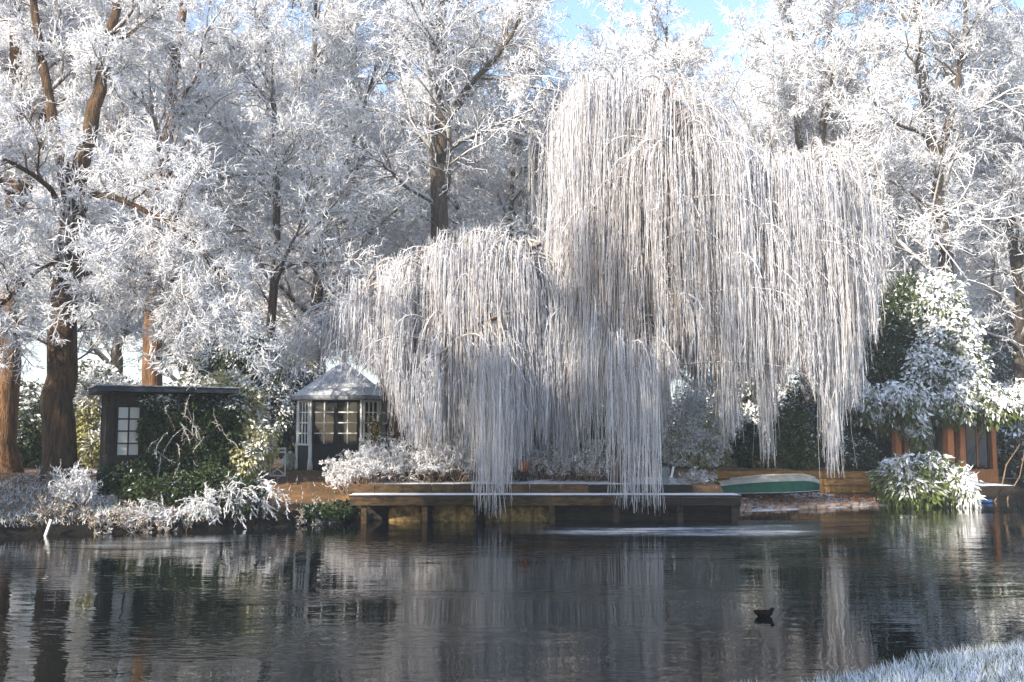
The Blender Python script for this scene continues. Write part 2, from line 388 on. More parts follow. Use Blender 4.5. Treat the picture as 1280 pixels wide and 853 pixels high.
def terrain(x, y):
    x = np.asarray(x, float); y = np.asarray(y, float)
    d = y - np.interp(x, FX, FY); dn = np.interp(x, NX_, NY_) - y
    left = 0.10 + 0.28 * sst(d, 0, 0.5) + 0.45 * sst(d, 0.3, 4.0) + 0.2 * sst(d, 4, 8)
    dock = 0.82 + 0.2 * sst(d, 0.2, 5)
    beach = 0.02 + 0.42 * sst(d, 0, 2.8) + 0.56 * sst(y, 30.52, 30.62)
    right = 0.05 + 0.45 * sst(d, 0, 1.5) + 0.4 * sst(d, 2, 5)
    wd = sst(x, -4.4, -3.7) * (1 - sst(x, 5.3, 5.5)); wb = sst(x, 5.3, 5.5) * (1 - sst(x, 10.8, 11.4)); wr = sst(x, 10.8, 11.4)
    wl_ = 1 - sst(x, -4.4, -3.7)
    land = wl_ * left + wd * dock + wb * beach + wr * right + lump(x, y) * 0.7 * sst(d, 0.3, 2) * (1 - 0.7 * wd) + 0.5 * sst(y, 40, 90) + 1.5 * sst(y, 90, 300)
    near = 0.10 + 0.22 * sst(dn, 0, 0.25) + 0.2 * sst(dn, 0.2, 6) + 0.4 * lump(x, y)
    z = np.full(np.broadcast(x, y).shape, -0.75)
    z = np.where(d > -1.2, -0.75 + 0.75 * sst(d, -1.2, 0), z); z = np.where(d > 0, land, z)
    z = np.where(dn > -1.2, np.maximum(z, -0.75 + 0.75 * sst(dn, -1.2, 0)), z); z = np.where(dn > 0, near, z)
    return z
def tz(x, y): return float(terrain(np.array([x]), np.array([y]))[0])
gx = np.unique(np.concatenate([np.linspace(-400, -60, 12), np.linspace(-60, -18, 22), np.linspace(-18, 20, 170), np.linspace(20, 60, 20), np.linspace(60, 400, 12)]))
gy = np.unique(np.concatenate([np.linspace(-120, -4, 16), np.linspace(-4, 12, 50), np.linspace(12, 18, 8), np.linspace(18, 36, 120), np.linspace(36, 60, 30), np.linspace(60, 700, 25)]))
GX, GY = np.meshgrid(gx, gy); GZ = terrain(GX, GY)
idx = np.arange(GX.size).reshape(GX.shape)
q = np.stack([idx[:-1, :-1], idx[:-1, 1:], idx[1:, 1:], idx[1:, :-1]], -1).reshape(-1, 4)
d_ = GY - np.interp(GX, FX, FY)
# frost lies on the terrace, the near bank, the water's edge; the trodden path by the gazebo is bare
fr = 0.42 + 0.25 * np.sin(GX * 0.9) * np.sin(GY * 0.7)
fr = np.where((GX > -3.7) & (GX < 5.4) & (GY < 27.5) & (GY > 20), np.where(GX > 4.3, 0.35, 0.8), fr)
fr = np.where((GX > 5.4) & (GX < 11.5) & (d_ < 1.3) & (GY > 20), 0.75 - 0.25 * d_, fr)
fr = np.where((GX > 4.0) & (GX < 14) & (GY > 30.3), 0.05, fr)
fr = np.where((GX < -3.9) & (GX > -8.5) & (GY > 23), np.where(GX > -7.6, 0.02, 0.3), fr)
fr = np.where(GX > 11.5, 0.1, fr)
fr = np.where(GY < 12, 0.75, fr); fr = np.where((d_ < 0.25) & (GX < -3.5), 0.0, fr)
soil_dry = np.where(GX < -3.6, sst(GZ + 0.05 * np.sin(GX * 3), 0.16, 0.50), sst(GZ, 0.0, 0.10))
mb = MB(); mb.add(np.stack([GX, GY, GZ], -1).reshape(-1, 3), q, fr.ravel(), True, soil_dry.ravel())
struct('ground', mb, M['soil'])
mb = MB()
wx = np.linspace(-85, 85, 40); wy = np.linspace(3, 58, 20); WX, WY = np.meshgrid(wx, wy); idx = np.arange(WX.size).reshape(WX.shape)
mb.add(np.stack([WX, WY, WX * 0], -1).reshape(-1, 3), np.stack([idx[:-1, :-1], idx[:-1, 1:], idx[1:, 1:], idx[1:, :-1]], -1).reshape(-1, 4))
struct('water', mb, M['water'])
def ice(name, poly_lo, poly_hi, core):
    """thin sheet between two shore-parallel edges; frost value fades to its rim"""
    n, m_ = 60, 14; mb = MB(); V = []; A = []
    for i in range(n):
        u = i / (n - 1)
        a = np.array([np.interp(u, [k / (len(poly_lo) - 1) for k in range(len(poly_lo))], [p[c] for p in poly_lo]) for c in (0, 1)])
        b = np.array([np.interp(u, [k / (len(poly_hi) - 1) for k in range(len(poly_hi))], [p[c] for p in poly_hi]) for c in (0, 1)])
        for j in range(m_):
            w = j / (m_ - 1); pt = a + (b - a) * w
            V.append((pt[0], pt[1], 0.006)); A.append(core * min(1, 4 * u, 4 * (1 - u)) * min(1, 3.0 * w + 0.0) * min(1, 3 * (1 - w)) - 0.05)
    idx = np.arange(n * m_).reshape(n, m_)
    mb.add(V, np.stack([idx[:-1, :-1], idx[1:, :-1], idx[1:, 1:], idx[:-1, 1:]], -1).reshape(-1, 4), np.array(A))
    struct(name, mb, M['thin_ice'])
G2 = lambda *p: [tuple(ground(*a)[:2]) for a in p]
ice('ice_sheet', G2((560, 672), (760, 678), (960, 678), (1100, 668)), G2((600, 655.5), (760, 655), (930, 652), (1090, 645)), 0.66)
ice('ice_sheet', G2((60, 690), (200, 688), (330, 680)), G2((40, 675), (200, 671), (330, 666)), 0.5)

# ------------------------------------------------------------------ bare trees under hoar frost
def limb_set(stems, rng, n1, t0, len1, ang, up, droop, n2, n3, n4, frost1=0.46, tw=1.0, spurL=(0.12, 0.30), fork=2, short=0):
    """stems: list of (points, r0, r1). Returns wood and crown meshes"""
    wood = MB(); crown = MB(); P1s = []; R1s = []
    for pts, r0, r1 in stems:
        pts = np.asarray(pts, float); S = 14
        u = np.linspace(0, 1, len(pts)); uu = np.linspace(0, 1, S)
        P = np.stack([np.interp(uu, u, pts[:, c]) for c in range(3)], -1)
        P[1:-1] = (P[:-2] + 2 * P[1:-1] + P[2:]) / 4
        P[1:-1, :2] += rng.normal(size=(S - 2, 2)) * r0 * 0.12
        R = r0 + (r1 - r0) * uu ** 0.8
        R[0] *= 1.35 if r0 > 0.2 else 1.0
        fr = np.clip(0.0 + 0.25 * uu, 0, 1)[None]
        wood.tubes(P[None], R[None], 12, fr)
        n = max(3, int(round(n1 * np.linalg.norm(pts[-1] - pts[0]) / 16)))
        O, D, t, r = kids(P[None], R[None], n, rng, t0, 0.99, ang, up)
        L = len1 * (1.15 - 0.75 * t) * rng.uniform(0.7, 1.15, n)
        Pl = grow(O, D, L, 9, rng, droop, 0.16)
        rr = np.minimum(r * 0.55, 0.02 + 0.017 * L)
        Rl = rr[:, None] * np.linspace(1, 0.22, 10)[None] ** 0.9
        wood.tubes(Pl, Rl, 7, frost1 + np.linspace(0, 0.25, 10)[None].repeat(n, 0))
        P1s.append(Pl); R1s.append(Rl)
        if short:
            O, D, t, r = kids(P[None], R[None], short, rng, max(0.25, t0 - 0.1), 0.97, ang, 0.0)
            P1s.append(grow(O, D, rng.uniform(1.2, 2.4, short), 9, rng, -0.02, 0.2)); R1s.append(np.linspace(0.03, 0.01, 10)[None].repeat(short, 0)); wood.tubes(P1s[-1], R1s[-1], 5, 0.45)
        P1s.append(grow(P[-1:] , (P[-1:] - P[-3:-2]), len1 * 0.5, 9, rng, 0, 0.12)); R1s.append((r1 * np.linspace(1, 0.2, 10))[None])
    P1 = np.concatenate(P1s); R1 = np.concatenate(R1s)
    L1 = np.linalg.norm(np.diff(P1, axis=1), axis=2).sum(1)
    O, D, t, r = kids(P1, R1, n2, rng, 0.12, 1.0, (0.45, 1.15), 0.05)
    L2 = np.repeat(L1, n2) * (0.52 - 0.27 * t) * rng.uniform(0.6, 1.3, len(O))
    P2 = grow(O, D, L2, 4, rng, -0.03, 0.25)
    R2 = np.minimum(r * 0.6, 0.012 + 0.012 * L2)[:, None] * np.linspace(1, 0.3, 5)[None]
    crown.tubes(P2, R2 + 0.004, 4, np.broadcast_to(np.linspace(0.38, 0.62, 5), R2.shape) + rng.uniform(-.15, .1, (len(P2), 1)))
    O, D, t, r = kids(P2, R2, n3, rng, 0.1, 1.0, (0.4, 1.2), 0.0)
    L3 = np.clip(np.repeat(L2, n3) * (0.62 - 0.25 * t), 0.25, 1.3) * rng.uniform(0.6, 1.3, len(O))
    P3 = grow(O, D, L3, 2, rng, -0.06, 0.42)
    R3 = 0.0135 * tw * np.linspace(1, 0.6, 3)[None] * rng.uniform(0.8, 1.25, (len(P3), 1))
    crown.tubes(P3, R3, 3, 0.72 + rng.uniform(-0.2, 0.2, len(P3)))
    O, D, t, r = kids(P3, R3, n4, rng, 0.08, 1.0, (0.4, 1.2), -0.05)
    Ls = rng.uniform(spurL[0], spurL[1], len(O)); fs = np.clip(0.85 + rng.normal(size=len(O)) * 0.2, 0.35, 1.2)
    crown.spikes(O, D, Ls, rng.uniform(0.011, 0.018, len(O)) * tw, fs)
    for k in range(fork):
        O5 = O + D * (Ls * rng.uniform(0.3, 0.85, len(O)))[:, None]; D5 = nrm(D + rng.normal(size=D.shape) * 0.65)
        crown.spikes(O5, D5, Ls * rng.uniform(0.4, 0.75, len(O)), rng.uniform(0.009, 0.015, len(O)) * tw, fs)
    return wood, crown

def generic_stems(rng, H, r0, lean=0.04, fork=True):
    n = 6; z = np.linspace(0, H, n)
    a = np.c_[np.cumsum(rng.normal(size=n) * H * lean * 0.35), np.cumsum(rng.normal(size=n) * H * lean * 0.35), z]; a[:, :2] -= a[0, :2]
    st = [(a, r0, r0 * 0.16)]
    if fork:
        b0 = a[2] + (a[3] - a[2]) * 0.3; d = rng.normal(size=2); d /= np.linalg.norm(d)
        st.append((np.array([b0, b0 + [d[0] * H * .07, d[1] * H * .07, H * .18], b0 + [d[0] * H * .13, d[1] * H * .13, H * .4]]), r0 * 0.5, r0 * 0.12))
    return st

def tree_thing(name, label, stems, base, rng, bark, group=None, **kw):
    w, c = limb_set(stems, rng, **kw)
    r = thing(name, label, 'tree', base, group)
    part('trunk', w, M[bark], r); part('crown', c, M['twig'], r)
    return r

# --- the big trees whose trunks show
def px_stem(pts, r0, r1): return (np.array([at(*p) for p in pts]), r0, r1)
KW = dict(n1=22, t0=0.26, len1=6.0, ang=(0.7, 1.25), up=0.15, droop=-0.03, n2=12, n3=9, n4=6)
Y = 25.0; bx, by = at(72, 608, Y)[:2]; b = np.array([bx, by, tz(bx, by) - 0.15])
rA = tree_thing('frosted_tree', 'thick brown forked trunk between the ivy-covered shed and the orange trunk, frosted limbs overhead', [
    (np.array([b, at(75, 520, Y), at(78, 430, Y), at(84, 330, Y), at(93, 250, Y)]), 0.43, 0.30),
    px_stem([(93, 262, Y), (112, 150, Y), (130, 80, Y + .3), (150, 0, Y + .6), (170, -120, Y + 1)], 0.24, 0.07),
    px_stem([(90, 262, Y), (72, 180, Y + .4), (55, 90, Y + .8), (40, -20, Y + 1), (30, -130, Y + 1.5)], 0.20, 0.06),
    px_stem([(96, 245, Y), (135, 243, Y - .6), (180, 262, Y - 1.2), (240, 300, Y - 1.8), (290, 350, Y - 2.2)], 0.10, 0.03),
    px_stem([(84, 350, Y), (120, 338, Y - .5), (170, 338, Y - 1.0), (220, 352, Y - 1.4)], 0.08, 0.025),
    px_stem([(84, 320, Y), (50, 335, Y - 1.0), (15, 370, Y - 1.8), (-20, 400, Y - 2.4)], 0.07, 0.025),
    px_stem([(88, 280, Y), (60, 230, Y - 1.0), (10, 200, Y - 1.8), (-50, 190, Y - 2.4)], 0.09, 0.03)],
    tuple(b), rs(3), 'bark', **{**KW, 'n1': 17, 't0': 0.40, 'len1': 4.0, 'n2': 8, 'n3': 7, 'n4': 5, 'short': 9, 'tw': 0.9})
Y = 27.5; bx, by = at(4, 596, Y)[:2]; b = np.array([bx, by, tz(bx, by) - 0.15])
rB = tree_thing('frosted_tree', 'broad orange-brown trunk glowing in sunlight, beside the forked brown trunk', [
    (np.array([b, at(6, 500, Y), at(12, 380, Y), at(18, 260, Y), at(24, 150, Y), at(20, 20, Y), at(16, -130, Y)]), 0.42, 0.10),
    px_stem([(12, 300, Y), (48, 190, Y + 1), (62, 90, Y + 1.5), (72, -30, Y + 2)], 0.2, 0.06)],
    tuple(b), rs(5), 'bark_orange', **{**KW, 'n1': 14, 't0': 0.45, 'len1': 4.6, 'n2': 10, 'n3': 8, 'short': 7})
Y = 34.0; bx, by = at(191, 560, Y)[:2]; b = np.array([bx, by, tz(bx, by) - 0.15])
rC = tree_thing('frosted_tree', 'straight orange-brown trunk rising behind the flat-roofed shed', [
    (np.array([b, at(191, 450, Y), at(194, 350, Y), at(200, 250, Y), at(214, 120, Y), at(236, 0, Y), at(250, -150, Y)]), 0.40, 0.10)],
    tuple(b), rs(7), 'bark_orange', **{**KW, 'n1': 18, 't0': 0.28, 'len1': 6.5, 'n2': 11, 'n4': 4, 'tw': 1.1, 'short': 10})
Y = 36.0; bx, by = at(548, 560, Y)[:2]; b = np.array([bx, by, tz(bx, by) - 0.15])
rD = tree_thing('frosted_tree', 'tall straight grey-brown trunk rising behind the smaller weeping willow', [
    (np.array([b, at(549, 400, Y), at(550, 250, Y), at(553, 120, Y), at(552, 0, Y), at(556, -180, Y)]), 0.46, 0.14),
    px_stem([(553, 160, Y), (588, 105, Y - .5), (620, 75, Y - 1), (660, 10, Y - 1.5)], 0.16, 0.05)],
    tuple(b), rs(9), 'bark_grey', **{**KW, 'n1': 18, 't0': 0.36, 'len1': 6.5, 'n2': 11, 'n3': 8, 'n4': 4, 'tw': 1.12, 'short': 8})
Y = 37.0; bx, by = at(1184, 560, Y)[:2]; b = np.array([bx, by, tz(bx, by) - 0.15])
rE = tree_thing('frosted_tree', 'dark straight trunk standing above the tall evergreen bushes, beside the timber summerhouse', [
    (np.array([b, at(1182, 420, Y), at(1180, 300, Y), at(1168, 190, Y), at(1150, 80, Y), at(1140, -40, Y), at(1130, -180, Y)]), 0.36, 0.1),
    px_stem([(1170, 210, Y), (1195, 120, Y), (1205, 40, Y), (1220, -90, Y)], 0.18, 0.05)],
    tuple(b), rs(13), 'bark_grey', **{**KW, 'n1': 17, 't0': 0.26, 'len1': 6.0, 'n2': 11, 'n3': 8, 'n4': 4, 'tw': 1.12, 'short': 8})
Y = 33.5; bx, by = at(330, 560, Y)[:2]; b = np.array([bx, by, tz(bx, by) - 0.15])
rF = tree_thing('frosted_tree', 'slender grey trunk between the shed and the gazebo, spreading low white twigs', [
    (np.array([b, at(338, 440, Y), at(344, 350, Y), at(350, 240, Y), at(340, 120, Y), at(330, 0, Y), at(325, -100, Y)]), 0.20, 0.06)],
    tuple(b), rs(17), 'bark_grey', **{**KW, 'n1': 18, 't0': 0.28, 'len1': 5.2, 'n2': 11, 'n3': 9, 'n4': 4, 'tw': 1.1, 'short': 9})

# --- the wood behind: two more kinds, then copies of them one by one
WOOD_G = 'frosted trees in the wood behind the garden'
WOOD_L = 'tall bare tree white with hoar frost in the wood behind the garden'
g1 = tree_thing('frosted_tree', WOOD_L, generic_stems(rs(21), 21, 0.36), (0, 0, 0), rs(22), 'bark_grey', WOOD_G, **{**KW, 'n1': 30, 't0': 0.2, 'len1': 7.0, 'n2': 12, 'n3': 9, 'n4': 7, 'tw': 1.25, 'fork': 0, 'spurL': (0.16, 0.40)})
g2 = tree_thing('frosted_tree', WOOD_L, generic_stems(rs(31), 18, 0.30), (0, 0, 0), rs(32), 'bark_grey', WOOD_G, **{**KW, 'n1': 30, 't0': 0.16, 'len1': 6.2, 'n2': 12, 'n3': 9, 'n4': 7, 'tw': 1.25, 'up': 0.3, 'fork': 0, 'spurL': (0.16, 0.40)})
spots = []
rr = rs(40)
for row, (Yr, n, sc) in enumerate(((42, 7, 1.0), (51, 8, 1.05), (64, 10, 1.1), (82, 12, 1.15))):
    for k in range(n):
        u = (k + 0.5 + (0.25 if row % 2 else -0.15) + rr.uniform(-.25, .25)) / n
        if row >= 1 and 0.07 < u < 0.20: continue
        spots.append((-100 + u * 1480, Yr + rr.uniform(-2, 2), sc * rr.uniform(0.85, 1.15)))
for i, (px, Yt, s_) in enumerate(spots):
    src = g1 if i % 2 == 0 else g2
    x = at(px, 560, Yt)[0]; loc = (x, Yt, tz(x, Yt) - 0.1); rz = rr.uniform(0, 6.28)
    if i < 2: src.location = loc; src.rotation_euler = (0, 0, rz); src.scale = (s_,) * 3
    else: copy_tree(src, loc, rz, s_)
# unseen trees added outside the view to shade shed, bank and near grass
for i, (x, y, rz, s_, lab) in enumerate(((-28.0, 4.6, 0.4, 0.8, 'unseen frosted tree added for shade on the near bank beyond the bend of the pond'), (-19.5, 0.5, 2.2, 1.02, 'unseen frosted tree added for shade on the near bank, second from the bend of the pond'),
        (-33, 9, 1.2, 0.95, 'unseen frosted tree added for shade at the bend of the pond'), (-4.5, -4.2, 3.1, 0.85, 'unseen frosted tree added for shade on the near bank just behind the grass edge'), (-11, -6, 5.0, 0.7, 'smaller unseen frosted tree added for shade on the near bank behind the grass edge'))):
    copy_tree(g1 if i % 2 else g2, (x, y, tz(x, y) - 0.1), rz, s_, lab, 'unseen frosted shade trees added on the near bank')

# ------------------------------------------------------------------ weeping willows
def willow(name, label, base, stems, top, bot, Yc, Rd, n_arch, seed, per=34, tanfun=None, hub=None, wisps=()):
    rng = rs(seed); wood = MB(); st = MB()
    tx, ty = np.array(top).T; bx_, by_ = np.array(bot).T
    limbP = []
    for pts, r0, r1 in stems:
        pts = np.asarray(pts, float); S = 14; u = np.linspace(0, 1, len(pts)); uu = np.linspace(0, 1, S)
        P = np.stack([np.interp(uu, u, pts[:, c]) for c in range(3)], -1); P[1:-1] = (P[:-2] + 2 * P[1:-1] + P[2:]) / 4
        wood.tubes(P[None], (r0 + (r1 - r0) * uu)[None], 10, np.linspace(0.05, 0.35, S)[None]); limbP.append(P[4:])
    LP = np.concatenate(limbP)
    # arching boughs, each the root of a fountain of hanging strands
    w = np.interp(np.linspace(tx[0], tx[-1], 200), tx, np.interp(tx, bx_, by_) - ty); cw = np.cumsum(w); cw /= cw[-1]
    px = np.interp(rng.random(n_arch), cw, np.linspace(tx[0], tx[-1], 200))
    mid = (tx[0] + tx[-1]) / 2; half = (tx[-1] - tx[0]) / 2
    ptop = np.interp(px, tx, ty); pbot = np.interp(px, bx_, by_)
    drop = rng.random(n_arch) ** 1.25 * 0.70
    py = ptop + (pbot - ptop) * drop
    py[: n_arch // 4] = ptop[: n_arch // 4] + rng.uniform(0, 34, n_arch // 4)
    wid = np.sqrt(np.clip(1 - ((px - mid) / (half * 1.05)) ** 2, 0.08, 1)) * (0.35 + 0.65 * np.clip((py - ptop) / 120 + 0.25, 0, 1))
    dy = rng.uniform(-1, 1, n_arch) * Rd * wid
    A = np.array([at(a, b_, Yc) for a, b_ in zip(px, py)]); A[:, 1] += dy
    if len(wisps):
        Aw = []
        for p0, p1, pb, n_, dy_ in wisps:
            e_ = at((p0 + p1) / 2, pb, Yc + dy_)
            for q_ in range(2): Aw.append(e_ + [rng.normal() * 0.12, 0.30 + 0.1 * q_, 3.6 + 0.7 * q_])
        A = np.concatenate([A, Aw]); n_arch = len(A)
    hubp = np.asarray(hub if hub is not None else stems[0][0][-1], float)
    So = np.empty_like(A)
    for i in range(n_arch):
        dd = np.linalg.norm((LP - A[i]) * [1, 1, 0.6], axis=1) + np.where(LP[:, 2] > A[i, 2] - 0.1, 2.0, 0)
        So[i] = LP[np.argmin(dd)]
    out = A - So; out[:, 2] = 0; hl = np.linalg.norm(out, axis=1, keepdims=True)
    rad = A[:, :2] - hubp[:2]
    out[:, :2] = np.where(hl > 0.3, out[:, :2], rad); out = nrm(out)
    E = A + out * rng.uniform(0.4, 1.0, (n_arch, 1)); E[:, 2] -= rng.uniform(0.5, 1.2, n_arch)
    s_ = np.linspace(0, 1, 9)[None, :, None]
    C1 = So + (A - So) * 0.45; C1[:, 2] = A[:, 2] + 0.15 * np.abs(A[:, 2] - So[:, 2]) * 0.5
    C2 = A + out * 0.25; C2[:, 2] = A[:, 2] + 0.25
    P = (1 - s_) ** 3 * So[:, None] + 3 * (1 - s_) ** 2 * s_ * C1[:, None] + 3 * (1 - s_) * s_ ** 2 * C2[:, None] + s_ ** 3 * E[:, None]
    R = np.linspace(0.045, 0.012, 9)[None] * rng.uniform(0.6, 1.2, (n_arch, 1))
    st.tubes(P, R, 4, np.broadcast_to(np.linspace(0.2, 0.6, 9), R.shape))
    # strands
    tt = 0.42 + 0.58 * rng.random((n_arch, per)) ** 0.8
    O, T = along(P, tt); O = O.reshape(-1, 3); T = T.reshape(-1, 3)
    N = len(O)
    O = O + rng.normal(size=(N, 3)) * [0.20, 0.20, 0.10]
    # where the strand ends: the skirt line of the crown seen at this x, ragged
    u_px = 640 + O[:, 0] / O[:, 1] * F
    zb = np.array([at(a, b_, y_)[2] for a, b_, y_ in zip(u_px, np.interp(u_px, bx_, by_), O[:, 1])])
    arch_id = np.repeat(np.arange(n_arch), per)
    full = rng.random(n_arch)[arch_id] * 0.6 + rng.random(N) * 0.4
    reach = np.clip(1.25 - full * 1.0, 0.2, 1.0)
    Lmax = np.clip(O[:, 2] - zb, 0.4, None)
    L = np.clip(np.minimum(Lmax * reach, rng.uniform(1.2, 5.6, N)), 0.35, None)
    # long wisps that reach far below the skirt
    wO = []; wL = []
    for p0, p1, pb, n_, dy_ in wisps:
        for i in range(n_):
            p_ = rng.uniform(p0, p1); e_ = at(p_, pb - abs(rng.normal()) * 14, Yc + dy_ + rng.normal() * 0.15); l_ = rng.uniform(2.6, 4.2)
            wO.append((e_[0], e_[1], e_[2] + l_)); wL.append(l_)
    if wO:
        O = np.concatenate([O, wO]); L = np.concatenate([L, wL]); T = np.concatenate([T, rng.normal(size=(len(wO), 3)) * 0.3]); arch_id = np.concatenate([arch_id, np.zeros(len(wO), int)]); N = len(O)
    S = 6; k = np.linspace(0, 1, S)
    dirx = T.copy(); dirx[:, 2] = 0
    sway = rng.normal(size=(N, 2)) * 0.11
    ph = rng.uniform(0, 6.28, (N, 2))
    P3 = np.empty((N, S, 3))
    e = (1 - np.exp(-k * L[:, None] / 0.35))
    for c in (0, 1):
        P3[:, :, c] = O[:, None, c] + dirx[:, c:c + 1] * 0.22 * e + sway[:, c:c + 1] * k * L[:, None] * 0.25 + 0.030 * np.sin(k * L[:, None] * 2.6 + ph[:, c:c + 1]) * k
    P3[:, :, 2] = O[:, None, 2] - k * L[:, None] + 0.12 * (1 - np.exp(-k * L[:, None] / 0.15)) * np.exp(-k * L[:, None] / 0.4)
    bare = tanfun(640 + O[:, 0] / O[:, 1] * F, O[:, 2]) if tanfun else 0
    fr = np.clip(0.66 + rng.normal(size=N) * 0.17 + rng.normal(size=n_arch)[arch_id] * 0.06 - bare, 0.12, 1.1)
    rad = rng.uniform(0.0035, 0.0095, N)
    R3 = rad[:, None] * (1.0 + 0.35 * np.sin(k * 17 + ph[:, :1])) * np.where(k > 0.9, 0.6, 1.0)
    st.tubes(P3, R3, 3, fr)
    ns = 3
    O4, D4, t4, _ = kids(P3, R3, ns, rng, 0.05, 0.95, (0.12, 0.55), -0.2)
    st.spikes(O4, D4, rng.uniform(0.08, 0.42, len(O4)), rng.uniform(0.005, 0.009, len(O4)), np.repeat(fr, ns) + 0.1)
    O5, D5, t5, _ = kids(P, R, 14, rng, 0.35, 1.0, (0.5, 1.2), 0.15); st.spikes(O5, D5, rng.uniform(0.10, 0.32, len(O5)), rng.uniform(0.006, 0.012, len(O5)), 0.7)
    r = thing(name, label, 'tree', base)
    part('trunk', wood, M['bark'], r); part('crown', st, M['willow_strand'], r)
    return r

Yw = 27.0
b = at(775, 604, 26.2); b[2] = tz(b[0], b[1]) - 0.15
def W(px, py, dy=0): return at(px, py, Yw + dy)
stemsM = [(np.array([b, at(772, 560, 26.2), at(768, 510, 26.3), W(772, 450), W(790, 380), W(800, 300), W(790, 200), W(780, 130)]), 0.30, 0.05),
          (np.array([at(770, 520, 26.3), W(752, 470), W(735, 400, .3), W(725, 300, .6), W(720, 200, .6), W(722, 120, .5)]), 0.17, 0.04),
          (np.array([W(785, 400), W(835, 330, .2), W(870, 250, .3), W(900, 190, .3), W(930, 170, .3)]), 0.15, 0.04),
          (np.array([W(780, 430), W(850, 380, -.3), W(920, 300, -.6), W(985, 230, -.6), W(1040, 200, -.4), W(1075, 215, -.3)]), 0.15, 0.04),
          (np.array([W(795, 360), W(850, 300, 1.4), W(920, 240, 1.8), W(1000, 215, 1.6)]), 0.12, 0.04),
          (np.array([W(785, 420), W(800, 350, -1.2), W(830, 270, -1.8), W(850, 180, -1.6), W(840, 130, -1.2)]), 0.13, 0.04)]
topM = [(708, 150), (716, 108), (735, 88), (765, 92), (800, 106), (840, 120), (880, 138), (912, 168), (935, 196), (965, 184), (1000, 180), (1030, 190), (1052, 218), (1072, 270)]
botM = [(680, 560), (700, 585), (720, 570), (735, 575), (752, 585), (768, 600), (776, 640), (822, 645), (826, 520), (850, 495), (880, 500), (900, 560), (915, 555), (928, 480), (940, 500), (950, 585), (960, 585), (968, 500), (1000, 470), (1022, 500), (1034, 598), (1045, 598), (1052, 500), (1070, 515), (1078, 410), (1092, 430), (1104, 370), (1112, 330)]
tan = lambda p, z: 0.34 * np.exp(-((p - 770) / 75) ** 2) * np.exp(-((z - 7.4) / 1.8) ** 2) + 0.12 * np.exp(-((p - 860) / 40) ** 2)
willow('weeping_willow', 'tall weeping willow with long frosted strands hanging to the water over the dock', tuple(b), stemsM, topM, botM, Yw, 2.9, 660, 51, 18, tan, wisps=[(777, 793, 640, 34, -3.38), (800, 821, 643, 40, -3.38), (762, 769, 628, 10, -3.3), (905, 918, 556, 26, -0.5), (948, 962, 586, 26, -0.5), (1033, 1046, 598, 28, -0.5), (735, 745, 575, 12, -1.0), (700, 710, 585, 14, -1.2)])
Yl = 26.8
b = at(498, 590, 27.6); b[2] = tz(b[0], b[1]) - 0.15
def V_(px, py, dy=0): return at(px, py, Yl + dy)
stemsL = [(np.array([b, at(497, 545, 27.5), at(490, 500, 27.4), V_(478, 460, .4), V_(460, 420, .2), V_(448, 385)]), 0.30, 0.06),
          (np.array([at(494, 520, 27.4), V_(515, 450), V_(545, 380), V_(575, 320), V_(600, 295)]), 0.18, 0.05),
          (np.array([at(496, 530, 27.4), V_(550, 450, -.5), V_(610, 380, -.8), V_(650, 320, -.6), V_(675, 305, -.4)]), 0.15, 0.05),
          (np.array([V_(482, 470, .4), V_(490, 400, .8), V_(510, 340, .9), V_(530, 310, .8)]), 0.12, 0.04),
          (np.array([V_(515, 450), V_(560, 430, -1.4), V_(600, 405, -1.9), V_(625, 395, -2.0)]), 0.10, 0.04)]
topL = [(384, 402), (415, 372), (450, 350), (485, 328), (520, 304), (555, 290), (600, 286), (640, 292), (672, 306), (690, 335)]
botL = [(380, 440), (400, 455), (430, 450), (450, 455), (480, 480), (500, 540), (520, 560), (545, 565), (560, 580), (590, 590), (600, 642), (612, 648), (628, 645), (634, 590), (650, 585), (670, 560), (690, 580), (710, 585)]
willow('weeping_willow', 'smaller weeping willow arching over the gazebo roof and the frosted flower bed', tuple(b), stemsL, topL, botL, Yl, 2.4, 440, 61, 17, wisps=[(598, 607, 640, 18, -3.18), (614, 628, 646, 30, -3.2), (520, 530, 560, 12, -1.0), (636, 644, 600, 10, -1.2), (560, 572, 578, 14, -1.0)])

